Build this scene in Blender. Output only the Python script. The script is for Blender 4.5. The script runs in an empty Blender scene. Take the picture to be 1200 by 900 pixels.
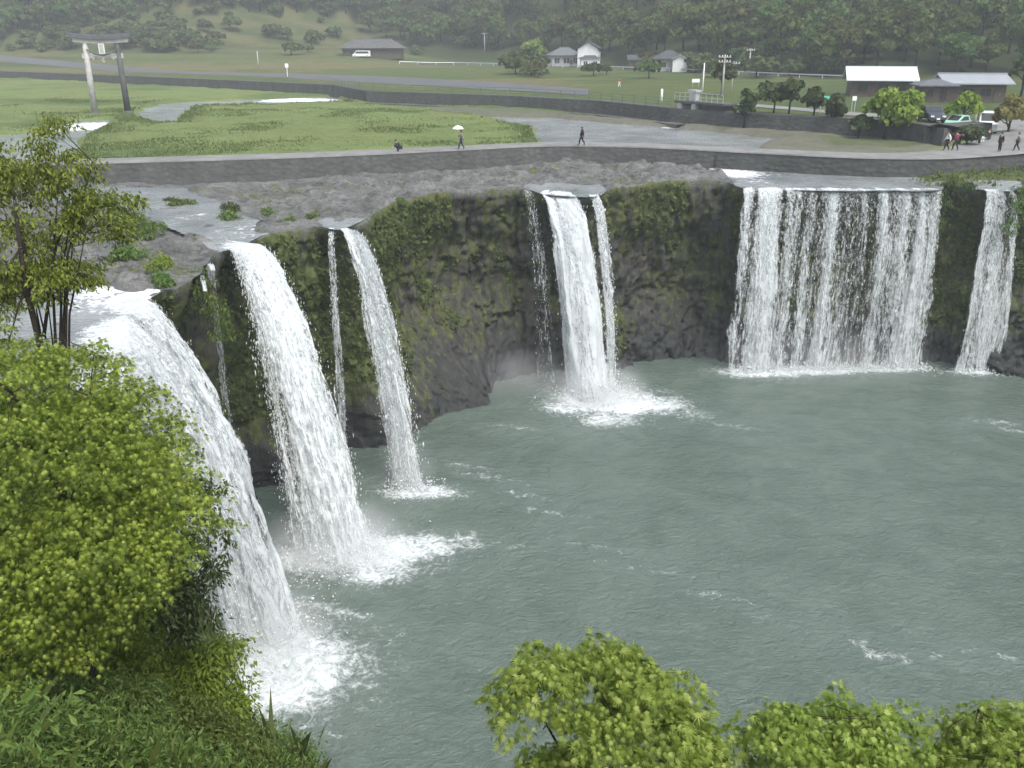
import bpy, bmesh, math, random
import numpy as np
from mathutils import Vector, Matrix

random.seed(7)
RNG = np.random.default_rng(7)
R = math.radians
scene = bpy.context.scene
COL = scene.collection

# ------------------------------------------------------------------ camera, sky, sun, exposure
CAM_H, PITCH, FOC = 28.7, R(21.0), 1050.0          # FOC: focal length in pixels of a 1200 px wide picture
cd = bpy.data.cameras.new("camera")
cam = bpy.data.objects.new("camera", cd)
COL.objects.link(cam)
cam.location = (0, 0, CAM_H)
cam.rotation_euler = (R(90) - PITCH, 0, 0)
cd.sensor_width = 36.0
cd.lens = FOC / 1200 * 36.0
cd.clip_start = 0.1
cd.clip_end = 5000
scene.camera = cam

world = bpy.data.worlds.new("World")
scene.world = world
world.use_nodes = True
wn = world.node_tree
wn.nodes.clear()
sky = wn.nodes.new("ShaderNodeTexSky")
sky.sky_type = 'NISHITA'
sky.sun_disc = False
SUN_EL, SUN_AZ = R(58), R(145)
sky.sun_elevation = SUN_EL
sky.sun_rotation = SUN_AZ
sky.air_density = 1.0
sky.dust_density = 3.0
hsv = wn.nodes.new("ShaderNodeHueSaturation")
hsv.inputs["Saturation"].default_value = 0.50      # overcast: the blue of the clear sky is nearly gone
bg = wn.nodes.new("ShaderNodeBackground")
bg.inputs["Strength"].default_value = 0.15
wo = wn.nodes.new("ShaderNodeOutputWorld")
wn.links.new(sky.outputs[0], hsv.inputs["Color"])
wn.links.new(hsv.outputs[0], bg.inputs["Color"])
wn.links.new(bg.outputs[0], wo.inputs["Surface"])

sd = bpy.data.lights.new("sun", 'SUN')
sd.energy = 1.5
sd.angle = R(25)
sd.color = (1.0, 0.97, 0.93)
sun = bpy.data.objects.new("sun", sd)
COL.objects.link(sun)
sun.rotation_euler = (R(90) - SUN_EL, 0, R(180) - SUN_AZ)

vs = scene.view_settings
vs.view_transform = 'Standard'
vs.look = 'None'
vs.gamma = 1.0
vs.use_curve_mapping = False
vs.exposure = 1.1

cy = scene.cycles
cy.max_bounces = 6
cy.diffuse_bounces = 3
cy.glossy_bounces = 2
cy.transmission_bounces = 3
cy.transparent_max_bounces = 16
cy.volume_bounces = 3
cy.use_denoising = True
try:
    cy.denoiser = 'OPENIMAGEDENOISE'
except Exception:
    pass
cy.use_adaptive_sampling = True
cy.adaptive_threshold = 0.02
cy.volume_step_rate = 1.0
cy.volume_max_steps = 64

# ------------------------------------------------------------------ small maths
cp, sp_ = math.cos(PITCH), math.sin(PITCH)


def ray(px, py):
    dx, dy = (px - 600) / FOC, (450 - py) / FOC
    return np.array([dx, cp + dy * sp_, -sp_ + dy * cp])


def at(px, py, z):
    """plan position of a spot seen in the photograph that lies at height z"""
    d = ray(px, py)
    t = (z - CAM_H) / d[2]
    return (d[0] * t, d[1] * t, z)


def atd(px, py, depth):
    d = ray(px, py) * depth
    return (d[0], d[1], CAM_H + d[2])


def hash3(ix, iy, iz, seed):
    n = (ix.astype(np.int64) * 374761393 + iy.astype(np.int64) * 668265263 + iz.astype(np.int64) * 1274126177 + seed * 974634777) & 0xFFFFFFFF
    n = ((n ^ (n >> 13)) * 1103515245) & 0xFFFFFFFF
    n = ((n ^ (n >> 15)) * 2246822519) & 0xFFFFFFFF
    return ((n ^ (n >> 16)) & 0xFFFFFF) / float(0xFFFFFF)


def vnoise(x, y, z=0.0, seed=0):
    x, y, z = np.broadcast_arrays(np.asarray(x, float), np.asarray(y, float), np.asarray(z, float))
    ix, iy, iz = np.floor(x), np.floor(y), np.floor(z)
    fx, fy, fz = x - ix, y - iy, z - iz
    fx, fy, fz = (f * f * f * (f * (f * 6 - 15) + 10) for f in (fx, fy, fz))
    r = 0
    for a in (0, 1):
        for b in (0, 1):
            for c in (0, 1):
                w = (fx if a else 1 - fx) * (fy if b else 1 - fy) * (fz if c else 1 - fz)
                r = r + w * hash3(ix + a, iy + b, iz + c, seed)
    return r


def fbm(x, y, z=0.0, seed=0, oct=4, gain=0.5):
    r, a, s, f = 0, 1.0, 0, 1.0
    for o in range(oct):
        r = r + a * vnoise(np.asarray(x) * f, np.asarray(y) * f, np.asarray(z) * f, seed + o * 17)
        s += a
        a *= gain
        f *= 2.03
    return r / s


def sstep(a, b, x):
    t = np.clip((np.asarray(x, float) - a) / (b - a), 0, 1)
    return t * t * (3 - 2 * t)


def in_poly(x, y, poly):
    x, y = np.asarray(x, float), np.asarray(y, float)
    inside = np.zeros(np.broadcast(x, y).shape, bool)
    n = len(poly)
    for i in range(n):
        x0, y0 = poly[i][:2]
        x1, y1 = poly[(i + 1) % n][:2]
        c = ((y0 > y) != (y1 > y)) & (x < (x1 - x0) * (y - y0) / ((y1 - y0) if y1 != y0 else 1e-9) + x0)
        inside ^= c
    return inside


def seg_dist(x, y, pts, closed=False):
    """distance to a polyline and the side (+ = left of travel)"""
    x, y = np.asarray(x, float), np.asarray(y, float)
    best = np.full(np.broadcast(x, y).shape, 1e9)
    side = np.zeros(best.shape)
    n = len(pts)
    for i in range(n if closed else n - 1):
        ax, ay = pts[i][:2]
        bx, by = pts[(i + 1) % n][:2]
        dx, dy = bx - ax, by - ay
        L2 = dx * dx + dy * dy + 1e-12
        t = np.clip(((x - ax) * dx + (y - ay) * dy) / L2, 0, 1)
        d = np.hypot(x - ax - t * dx, y - ay - t * dy)
        s = np.sign(dx * (y - ay) - dy * (x - ax))
        m = d < best - 1e-9
        best = np.where(m, d, best)
        side = np.where(m, s, side)
    return best, side


def poly_sd(x, y, poly):
    d, _ = seg_dist(x, y, poly, True)
    return np.where(in_poly(x, y, poly), d, -d)


def catmull(pts, n):
    P = np.array(pts, float)
    P = np.vstack([2 * P[0] - P[1], P, 2 * P[-1] - P[-2]])
    out = []
    m = len(P) - 3
    for k in range(m):
        p0, p1, p2, p3 = P[k:k + 4]
        for t in np.linspace(0, 1, 40, endpoint=False):
            out.append(0.5 * ((2 * p1) + (-p0 + p2) * t + (2 * p0 - 5 * p1 + 4 * p2 - p3) * t * t + (-p0 + 3 * p1 - 3 * p2 + p3) * t ** 3))
    out.append(P[-2])
    out = np.array(out)
    return resample(out, n)


def resample(P, n):
    P = np.asarray(P, float)
    L = np.concatenate([[0], np.cumsum(np.hypot(*(P[1:, :2] - P[:-1, :2]).T))])
    s = np.linspace(0, L[-1], n)
    return np.stack([np.interp(s, L, P[:, k]) for k in range(P.shape[1])], 1)


# ------------------------------------------------------------------ object helpers
def link(o, parent=None):
    COL.objects.link(o)
    if parent is not None:
        o.parent = parent
    return o


def tag(o, label=None, cat=None, group=None, kind=None):
    if label:
        o["label"] = label
    if cat:
        o["category"] = cat
    if group:
        o["group"] = group
    if kind:
        o["kind"] = kind
    return o


def empty(name, loc, rz=0.0):
    o = bpy.data.objects.new(name, None)
    o.empty_display_size = 0.3
    o.location = loc
    o.rotation_euler = (0, 0, rz)
    return link(o)


def np_mesh(name, V, F, mat=None, parent=None, smooth=True, attrs=None, uv=None, link_it=True):
    """V (n,3), F list of index arrays (all of one width each)"""
    me = bpy.data.meshes.new(name)
    V = np.asarray(V, np.float32)
    if not isinstance(F, (list, tuple)):
        F = [F]
    F = [np.asarray(f, np.int32) for f in F if len(f)]
    nl = sum(f.size for f in F)
    npol = sum(len(f) for f in F)
    me.vertices.add(len(V))
    me.vertices.foreach_set("co", V.ravel())
    me.loops.add(nl)
    me.loops.foreach_set("vertex_index", np.concatenate([f.ravel() for f in F]))
    me.polygons.add(npol)
    cnt = np.concatenate([np.full(len(f), f.shape[1]) for f in F])
    st = np.concatenate([[0], np.cumsum(cnt)[:-1]]).astype(np.int32)
    me.polygons.foreach_set("loop_start", st)
    me.polygons.foreach_set("loop_total", cnt.astype(np.int32))
    me.polygons.foreach_set("use_smooth", np.full(npol, smooth, bool))
    for k, a in (attrs or {}).items():
        a = np.asarray(a, np.float32)
        if a.ndim == 1:
            at_ = me.attributes.new(k, 'FLOAT', 'POINT')
            at_.data.foreach_set("value", a)
        else:
            at_ = me.attributes.new(k, 'FLOAT_COLOR', 'POINT')
            if a.shape[1] == 3:
                a = np.hstack([a, np.ones((len(a), 1), np.float32)])
            at_.data.foreach_set("color", a.ravel())
    if uv is not None:
        u = me.uv_layers.new(name="UVMap")
        idx = np.concatenate([f.ravel() for f in F])
        u.data.foreach_set("uv", np.asarray(uv, np.float32)[idx].ravel())
    me.update()
    me.validate()
    if mat:
        me.materials.append(mat)
    if not link_it:
        return me
    return link(bpy.data.objects.new(name, me), parent)


def grid_faces(nu, nv):
    i = np.arange(nu * nv).reshape(nu, nv)
    return np.stack([i[:-1, :-1], i[1:, :-1], i[1:, 1:], i[:-1, 1:]], -1).reshape(-1, 4)


class MB:
    def __init__(s):
        s.v, s.f = [], []

    def add(s, vs_, fs):
        o = len(s.v)
        s.v += [tuple(v) for v in vs_]
        s.f += [tuple(i + o for i in f) for f in fs]
        return s

    def box(s, c, d, rz=0.0, taper=1.0):
        x, y, z = d[0] / 2, d[1] / 2, d[2] / 2
        cr, sr = math.cos(rz), math.sin(rz)
        vs_ = []
        for (sx, sy, sz) in ((-1, -1, -1), (1, -1, -1), (1, 1, -1), (-1, 1, -1), (-1, -1, 1), (1, -1, 1), (1, 1, 1), (-1, 1, 1)):
            k = taper if sz > 0 else 1
            a, b = sx * x * k, sy * y * k
            vs_.append((c[0] + a * cr - b * sr, c[1] + a * sr + b * cr, c[2] + sz * z))
        return s.add(vs_, [(0, 3, 2, 1), (4, 5, 6, 7), (0, 1, 5, 4), (1, 2, 6, 5), (2, 3, 7, 6), (3, 0, 4, 7)])

    def tube(s, pts, rad, n=8, cap=True):
        pts = [Vector(p) for p in pts]
        if not hasattr(rad, '__len__'):
            rad = [rad] * len(pts)
        rings = []
        up = Vector((0, 0, 1))
        for i, p in enumerate(pts):
            t = (pts[min(i + 1, len(pts) - 1)] - pts[max(i - 1, 0)])
            if t.length < 1e-6:
                t = Vector((0, 0, 1))
            t.normalize()
            a = t.cross(Vector((1, 0, 0)) if abs(t.dot(up)) > .9 else up).normalized()
            b = t.cross(a).normalized()
            rings.append([p + a * (rad[i] * math.cos(2 * math.pi * k / n)) + b * (rad[i] * math.sin(2 * math.pi * k / n)) for k in range(n)])
        vs_ = [v for r in rings for v in r]
        fs = []
        for i in range(len(rings) - 1):
            for k in range(n):
                k2 = (k + 1) % n
                fs.append((i * n + k, i * n + k2, (i + 1) * n + k2, (i + 1) * n + k))
        if cap:
            fs.append(tuple(range(n))[::-1])
            fs.append(tuple((len(rings) - 1) * n + k for k in range(n)))
        return s.add(vs_, fs)

    def prism(s, poly, y0, y1, axis='y'):
        """outline poly [(a,b)] in x-z pushed along y (or in y-z along x)"""
        n = len(poly)
        if axis == 'y':
            vs_ = [(a, y0, b) for a, b in poly] + [(a, y1, b) for a, b in poly]
        elif axis == 'x':
            vs_ = [(y0, a, b) for a, b in poly] + [(y1, a, b) for a, b in poly]
        else:
            vs_ = [(a, b, y0) for a, b in poly] + [(a, b, y1) for a, b in poly]
        fs = [tuple(range(n)), tuple(range(n, 2 * n))[::-1]]
        for i in range(n):
            j = (i + 1) % n
            fs.append((i, i + n, j + n, j))
        return s.add(vs_, fs)

    def build(s, name, mat, parent=None, smooth=False, bevel=0.0, subsurf=0):
        me = bpy.data.meshes.new(name)
        me.from_pydata([tuple(v) for v in s.v], [], s.f)
        bm = bmesh.new()
        bm.from_mesh(me)
        bmesh.ops.recalc_face_normals(bm, faces=bm.faces)
        if bevel:
            bmesh.ops.bevel(bm, geom=list(bm.edges), offset=bevel, segments=2, affect='EDGES')
        if smooth:
            for f in bm.faces:
                f.smooth = True
        bm.to_mesh(me)
        bm.free()
        me.materials.append(mat)
        o = link(bpy.data.objects.new(name, me), parent)
        if subsurf:
            m = o.modifiers.new("subsurf", 'SUBSURF')
            m.levels = m.render_levels = subsurf
        return o


def copy_tree(o, parent=None):
    c = o.copy()
    COL.objects.link(c)
    c.parent = parent
    for ch in list(o.children):
        copy_tree(ch, c)
    return c


# ------------------------------------------------------------------ material helpers
class NT:
    def __init__(s, name):
        s.m = bpy.data.materials.new(name)
        s.m.use_nodes = True
        s.t = s.m.node_tree
        s.t.nodes.clear()
        s.out = s.t.nodes.new("ShaderNodeOutputMaterial")

    def n(s, typ, **kw):
        nd = s.t.nodes.new("ShaderNode" + typ)
        for k, v in kw.items():
            setattr(nd, k, v)
        return nd

    def l(s, a, b):
        s.t.links.new(a, b)

    def set(s, sock, v):
        if isinstance(v, bpy.types.NodeSocket):
            s.l(v, sock)
        else:
            sock.default_value = v

    def noise(s, vec, scale, detail=4, rough=.55, dist=0.0):
        nd = s.n("TexNoise")
        if vec is not None:
            s.l(vec, nd.inputs["Vector"])
        nd.inputs["Scale"].default_value = scale
        nd.inputs["Detail"].default_value = detail
        nd.inputs["Roughness"].default_value = rough
        nd.inputs["Distortion"].default_value = dist
        return nd.outputs["Fac"]

    def vor(s, vec, scale, feature='F1'):
        nd = s.n("TexVoronoi", feature=feature)
        if vec is not None:
            s.l(vec, nd.inputs["Vector"])
        nd.inputs["Scale"].default_value = scale
        return nd.outputs["Distance"]

    def map(s, vec, scale=(1, 1, 1), rot=(0, 0, 0)):
        nd = s.n("Mapping")
        s.l(vec, nd.inputs["Vector"])
        nd.inputs["Scale"].default_value = scale
        nd.inputs["Rotation"].default_value = rot
        return nd.outputs[0]

    def ramp(s, fac, stops, interp='LINEAR'):
        nd = s.n("ValToRGB")
        s.l(fac, nd.inputs[0])
        cr = nd.color_ramp
        cr.interpolation = interp
        while len(cr.elements) < len(stops):
            cr.elements.new(0.5)
        for e, (p, c) in zip(cr.elements, stops):
            e.position = p
            e.color = c if len(c) == 4 else (*c, 1)
        return nd.outputs[0]

    def rng(s, v, a, b, c=0.0, d=1.0, smooth=False):
        nd = s.n("MapRange")
        if smooth:
            nd.interpolation_type = 'SMOOTHSTEP'
        s.set(nd.inputs[0], v)
        for i, q in enumerate((a, b, c, d)):
            s.set(nd.inputs[i + 1], q)
        return nd.outputs[0]

    def math(s, op, a, b=0.0, clamp=False):
        nd = s.n("Math", operation=op)
        nd.use_clamp = clamp
        s.set(nd.inputs[0], a)
        s.set(nd.inputs[1], b)
        return nd.outputs[0]

    def mix(s, fac, a, b, blend='MIX'):
        nd = s.n("Mix", data_type='RGBA', blend_type=blend)
        s.set(nd.inputs[0], fac)
        for sock, v in ((nd.inputs[6], a), (nd.inputs[7], b)):
            if isinstance(v, bpy.types.NodeSocket):
                s.l(v, sock)
            else:
                sock.default_value = v if len(v) == 4 else (*v, 1)
        return nd.outputs[2]

    def bump(s, h, strength=.5, dist=.1, normal=None):
        nd = s.n("Bump")
        s.l(h, nd.inputs["Height"])
        nd.inputs["Strength"].default_value = strength
        nd.inputs["Distance"].default_value = dist
        if normal is not None:
            s.l(normal, nd.inputs["Normal"])
        return nd.outputs[0]

    def attr(s, name):
        return s.n("Attribute", attribute_name=name)

    def pos(s):
        return s.n("NewGeometry").outputs["Position"]

    def bsdf(s, col, rough=.7, normal=None, spec=.3, metal=0.0, **kw):
        b = s.n("BsdfPrincipled")
        s.set(b.inputs["Base Color"], col if isinstance(col, bpy.types.NodeSocket) else (*col[:3], 1))
        s.set(b.inputs["Roughness"], rough)
        b.inputs["Specular IOR Level"].default_value = spec
        b.inputs["Metallic"].default_value = metal
        if normal is not None:
            s.l(normal, b.inputs["Normal"])
        for k, v in kw.items():
            s.set(b.inputs[k], v)
        return b

    def done(s, shader):
        s.l(shader if isinstance(shader, bpy.types.NodeSocket) else shader.outputs[0], s.out.inputs["Surface"])
        return s.m


def simple(name, col, rough=.6, var=.15, scale=3.0, spec=.3, metal=0.0, bump=0.0):
    """painted / worn surface with uneven colour"""
    m = NT(name)
    tc = m.n("TexCoord").outputs["Object"]
    nz = m.noise(tc, scale, 5, .6)
    c = m.mix(m.rng(nz, .3, .7), tuple(x * (1 - var) for x in col), tuple(min(1, x * (1 + var)) for x in col))
    nrm = m.bump(m.noise(tc, scale * 6, 4), bump, .05) if bump else None
    return m.done(m.bsdf(c, rough, nrm, spec, metal))


def foliage(name, dark, mid, light, trans=.35, rough=.55, objvar=.25, spec=.25):
    """leaves: colour differs from leaf to leaf and from plant to plant; light passes through"""
    m = NT(name)
    g = m.n("NewGeometry")
    oi = m.n("ObjectInfo")
    col = m.ramp(g.outputs["Random Per Island"], [(0, dark), (.5, mid), (1, light)])
    big = m.noise(m.pos(), .7, 3)
    col = m.mix(m.rng(big, .35, .65, 0, .55), col, m.mix(.5, col, (*dark, 1)))  # broad clumps darkened in the colour, standing in for shade inside the crowns
    h = m.n("HueSaturation")
    m.l(m.rng(oi.outputs["Random"], 0, 1, .5 - .035 * objvar / .25, .5 + .03 * objvar / .25), h.inputs["Hue"])
    m.l(m.rng(oi.outputs["Random"], 0, 1, 1 - objvar, 1 + objvar), h.inputs["Value"])
    m.l(col, h.inputs["Color"])
    b = m.bsdf(h.outputs[0], rough, None, spec)
    tr = m.n("BsdfTranslucent")
    m.l(h.outputs[0], tr.inputs[0])
    mx = m.n("MixShader")
    mx.inputs[0].default_value = trans
    m.l(b.outputs[0], mx.inputs[1])
    m.l(tr.outputs[0], mx.inputs[2])
    return m.done(mx)


# ------------------------------------------------------------------ materials
def mat_cliff():
    m = NT("tuff_rock")
    p = m.pos()
    at_ = m.attr("zone").outputs["Color"]
    sep = m.n("SeparateColor")
    m.l(at_, sep.inputs[0])
    moss, shelf, wet = sep.outputs[0], sep.outputs[1], sep.outputs[2]
    st = m.map(p, (1.3, 1.3, .16))
    streak = m.noise(st, 1.6, 6, .65)
    fine = m.noise(p, 5.0, 6, .7)
    mid = m.noise(p, .55, 5, .6, .6)
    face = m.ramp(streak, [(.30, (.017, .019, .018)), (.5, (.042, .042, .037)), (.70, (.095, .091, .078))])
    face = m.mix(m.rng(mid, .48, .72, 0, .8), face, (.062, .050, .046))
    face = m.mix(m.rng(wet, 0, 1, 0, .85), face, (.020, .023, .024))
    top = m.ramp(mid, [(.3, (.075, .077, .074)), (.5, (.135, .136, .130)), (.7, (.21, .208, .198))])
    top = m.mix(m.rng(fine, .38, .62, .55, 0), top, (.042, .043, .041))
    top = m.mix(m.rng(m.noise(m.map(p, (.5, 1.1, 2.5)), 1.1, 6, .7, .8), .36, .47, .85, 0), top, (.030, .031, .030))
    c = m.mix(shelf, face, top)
    mm = m.math('ADD', moss, m.rng(m.noise(m.map(p, (1.2, 1.2, .22)), 1.7, 7, .72), .25, .75, -1.1, 1.1))
    mcol = m.ramp(m.noise(p, 2.2, 5, .65), [(.3, (.026, .033, .014)), (.5, (.062, .076, .022)), (.7, (.112, .128, .034))])
    mcol = m.mix(m.rng(m.noise(p, .35, 3), .56, .74, 0, .6), mcol, (.075, .062, .030))
    c = m.mix(m.rng(mm, .34, .66), c, mcol)
    h = m.math('ADD', m.math('MULTIPLY', fine, .5), m.math('MULTIPLY', m.noise(st, 5, 5, .7), .8))
    rough = m.rng(wet, 0, 1, .85, .45)
    return m.done(m.bsdf(c, rough, m.bump(h, .8, .14), .3))


def mat_ground():
    m = NT("meadow_ground")
    p = m.pos()
    c0 = m.attr("Col").outputs["Color"]
    n1 = m.noise(p, .35, 6, .7)
    n2 = m.noise(m.map(p, (1, .6, 1)), 2.2, 5, .7)
    c = m.mix(m.rng(n1, .3, .7, .0, .75), c0, m.mix(1.0, c0, (.55, .60, .50), 'MULTIPLY'))
    c = m.mix(m.rng(n2, .5, .72, 0, .5), c, m.mix(1.0, c0, (1.35, 1.25, 1.1), 'MULTIPLY'))
    return m.done(m.bsdf(c, .95, m.bump(m.noise(p, 1.6, 6, .7), .9, .35), .1))


def mat_pool():
    m = NT("murky_water")
    p = m.pos()
    foam = m.attr("foam").outputs["Fac"]
    chop = m.attr("chop").outputs["Fac"]
    w1 = m.noise(m.map(p, (.8, 1.2, 1), (0, 0, R(-14))), 1.5, 5, .65, .9)
    w2 = m.noise(m.map(p, (.9, 1.4, 1), (0, 0, R(20))), 4.0, 4, .6, .6)
    w3 = m.noise(p, .28, 3, .5, .8)
    h = m.math('ADD', m.math('MULTIPLY', w1, 1.0), m.math('MULTIPLY', w2, .36))
    h = m.math('ADD', h, m.math('MULTIPLY', w3, .9))
    bump = m.bump(h, .66, .45)
    base = m.mix(m.rng(w3, .35, .65), (.086, .118, .098), (.106, .140, .118))
    base = m.mix(m.rng(chop, 0, 1, 0, .55), base, (.19, .235, .22))
    fn = m.noise(m.map(p, (1, 1, 1)), 1.15, 9, .72, 1.6)
    fn2 = m.noise(m.map(p, (1, 1, 1)), 4.5, 6, .7, .8)
    fmix = m.math('ADD', m.math('MULTIPLY', fn, .65), m.math('MULTIPLY', fn2, .35))
    thr = m.math('SUBTRACT', .96, m.math('MULTIPLY', foam, .62))
    fm = m.rng(m.math('SUBTRACT', fmix, thr), -.25, .06, 0, 1, True)
    fm = m.math('MULTIPLY', fm, m.rng(foam, .0, .12, 0, 1))
    wat = m.bsdf(base, .13, bump, .5, 0.0, IOR=1.33)
    fo = m.bsdf(m.mix(m.rng(m.math('ADD', fn, m.math('MULTIPLY', fn2, .6)), .62, .92), (.36, .42, .42), (.76, .79, .79)), .75, m.bump(fn2, .8, .2), .2)
    mx = m.n("MixShader")
    m.l(fm, mx.inputs[0])
    m.l(wat.outputs[0], mx.inputs[1])
    m.l(fo.outputs[0], mx.inputs[2])
    return m.done(mx)


def mat_river():
    m = NT("shallow_river_water")
    p = m.pos()
    foam = m.attr("foam").outputs["Fac"]
    w1 = m.noise(m.map(p, (1.1, 1.1, 1)), 1.6, 5, .65, .6)
    w2 = m.noise(p, 4.5, 4, .6)
    bump = m.bump(m.math('ADD', w1, m.math('MULTIPLY', w2, .45)), .75, .25)
    base = m.mix(m.rng(m.noise(p, .3, 4), .35, .65), (.14, .155, .155), (.25, .27, .27))
    fn = m.noise(p, 1.9, 7, .72, 1.0)
    fm = m.rng(m.math('ADD', fn, m.math('MULTIPLY', foam, .55)), .72, .92, 0, 1, True)
    wat = m.bsdf(base, .12, bump, .5, 0.0, IOR=1.33)
    fo = m.bsdf((.78, .81, .82), .8, None, .2)
    mx = m.n("MixShader")
    m.l(fm, mx.inputs[0])
    m.l(wat.outputs[0], mx.inputs[1])
    m.l(fo.outputs[0], mx.inputs[2])
    return m.done(mx)


def mat_fall_sheet():
    m = NT("falling_water")
    uv = m.n("UVMap").outputs[0]
    dens = m.attr("dens").outputs["Fac"]
    tau = m.attr("tau").outputs["Fac"]
    f1 = m.noise(m.map(uv, (2.4, .5, 1)), 2.0, 6, .68, .6)
    f2 = m.noise(m.map(uv, (1, .75, 1)), 4.5, 5, .7, .6)
    f3 = m.noise(m.map(uv, (1.2, .18, 1)), 11.0, 3, .6)
    f = m.math('ADD', m.math('MULTIPLY', f1, .5), m.math('ADD', m.math('MULTIPLY', f2, .3), m.math('MULTIPLY', f3, .2)))
    a = m.math('ADD', dens, m.math('MULTIPLY', m.rng(f, .36, .64, -1, 1), m.attr('grain').outputs['Fac']))
    al = m.rng(a, .18, 1.05, 0, .98, True)
    tone = m.mix(m.rng(f, .40, .58), (.52, .58, .60), (.94, .96, .96))
    b = m.bsdf(tone, .55, m.bump(f, .6, .2), .35)
    tl = m.n("BsdfTranslucent")
    tl.inputs[0].default_value = (.85, .88, .88, 1)
    mx0 = m.n("MixShader")
    mx0.inputs[0].default_value = .45
    m.l(b.outputs[0], mx0.inputs[1])
    m.l(tl.outputs[0], mx0.inputs[2])
    tr = m.n("BsdfTransparent")
    mx = m.n("MixShader")
    m.l(al, mx.inputs[0])
    m.l(tr.outputs[0], mx.inputs[1])
    m.l(mx0.outputs[0], mx.inputs[2])
    return m.done(mx)


def mat_drop():
    m = NT("white_spray")
    b = m.bsdf((.86, .89, .89), .5, None, .3)
    tl = m.n("BsdfTranslucent")
    tl.inputs[0].default_value = (.85, .88, .88, 1)
    mx = m.n("MixShader")
    mx.inputs[0].default_value = .4
    m.l(b.outputs[0], mx.inputs[1])
    m.l(tl.outputs[0], mx.inputs[2])
    return m.done(mx)


def mat_mist(dens=.16):
    m = NT("fine_spray_mist")
    tc = m.n("TexCoord").outputs["Object"]
    ln = m.n("VectorMath", operation='LENGTH')
    m.l(tc, ln.inputs[0])
    fall = m.rng(ln.outputs["Value"], .15, 1.0, 1, 0, True)
    nz = m.rng(m.noise(m.pos(), .45, 2, .6), .3, .7, .25, 1)
    v = m.n("VolumePrincipled")
    v.inputs["Color"].default_value = (.985, .99, .995, 1)
    v.inputs["Anisotropy"].default_value = .0
    m.l(m.math('MULTIPLY', m.math('MULTIPLY', fall, nz), dens), v.inputs["Density"])
    m.l(v.outputs[0], m.out.inputs["Volume"])
    return m.m


def mat_wall(name, col, sx=1.0):
    """mortared stone / concrete river wall, stained"""
    m = NT(name)
    p = m.pos()
    nz = m.noise(m.map(p, (1, 1, .35)), .9, 6, .7)
    br = m.vor(m.map(p, (1, 1, 1.6)), 1.7 * sx)
    c = m.mix(m.rng(nz, .3, .7), tuple(x * .62 for x in col), tuple(x * 1.25 for x in col))
    c = m.mix(m.rng(br, .1, .55, .0, .45), c, tuple(x * .6 for x in col))
    c = m.mix(m.rng(m.noise(m.map(p, (.8, .8, .1)), 1.3, 5, .7), .55, .7, 0, .5), c, (.06, .068, .045))
    return m.done(m.bsdf(c, .9, m.bump(br, .6, .12), .2))


def mat_path():
    m = NT("worn_concrete")
    p = m.pos()
    nz = m.noise(p, .5, 6, .7)
    c = m.ramp(nz, [(.3, (.13, .132, .125)), (.5, (.18, .18, .172)), (.7, (.225, .224, .212))])
    c = m.mix(m.rng(m.noise(p, 3, 5, .7), .55, .75, 0, .35), c, (.09, .09, .082))
    return m.done(m.bsdf(c, .9, m.bump(m.noise(p, 7, 4), .3, .03), .2))


M = {}
M['cliff'] = mat_cliff()
M['ground'] = mat_ground()
M['pool'] = mat_pool()
M['river'] = mat_river()
M['sheet'] = mat_fall_sheet()
M['drop'] = mat_drop()
M['mist'] = mat_mist(.42)
M['faint_mist'] = mat_mist(.11)
M['wall'] = mat_wall("dark_stone_wall", (.085, .087, .083))
M['wall2'] = mat_wall("grey_stone_embankment", (.092, .092, .088))
M['path'] = mat_path()
M['road'] = simple("road_asphalt", (.085, .088, .088), .9, .15, .2)
M['maple'] = foliage("fresh_maple_leaves", (.075, .115, .020), (.235, .305, .044), (.47, .53, .105), .54, .5, .08)
M['maple2'] = foliage("young_maple_leaves", (.14, .215, .036), (.29, .40, .075), (.50, .60, .17), .58, .5, .06)
M['leaf_dark'] = foliage("glossy_dark_leaves", (.022, .036, .010), (.05, .078, .016), (.12, .155, .04), .3, .35, .05, .5)
M['leaf_thin'] = foliage("thin_crown_leaves", (.06, .085, .016), (.17, .215, .034), (.33, .37, .06), .5, .5, .05)
M['under'] = foliage("undergrowth_leaves", (.070, .118, .028), (.125, .195, .044), (.215, .295, .075), .48, .6, .2)
M['hill'] = foliage("hill_tree_leaves", (.050, .075, .022), (.078, .112, .030), (.120, .155, .042), .35, .8, .35)
M['hillb'] = foliage("hill_bush_leaves", (.044, .060, .020), (.066, .088, .026), (.10, .120, .036), .3, .8, .3)
M['park'] = foliage("park_tree_leaves", (.030, .050, .018), (.052, .080, .026), (.085, .115, .035), .3, .7, .2)
M['bright'] = foliage("bright_spring_leaves", (.12, .19, .025), (.19, .26, .035), (.27, .32, .06), .4, .6, .1)
M['rust'] = foliage("rusty_spring_leaves", (.10, .085, .03), (.15, .13, .04), (.20, .18, .05), .35, .6, .1)
M['moss'] = foliage("cliff_plant_leaves", (.034, .045, .014), (.066, .085, .022), (.115, .135, .034), .3, .7, .1)
M['grass'] = foliage("meadow_grass", (.095, .140, .044), (.140, .190, .060), (.19, .235, .080), .45, .8, .1)
M['bark'] = simple("bark", (.06, .048, .036), .9, .4, 6, .2, 0, .6)
M['bark2'] = simple("dark_bark", (.028, .023, .018), .9, .3, 6, .2, 0, .6)
M['stone'] = simple("weathered_stone", (.36, .35, .33), .85, .25, 1.2, .2, 0, .3)
M['stone_dark'] = simple("dark_weathered_stone", (.09, .09, .088), .85, .3, 1.2, .2, 0, .3)
M['concrete'] = simple("concrete", (.33, .33, .315), .9, .2, .8, .2, 0, .2)
M['plaster'] = simple("white_plaster", (.66, .66, .64), .8, .08, 1.0)
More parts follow.
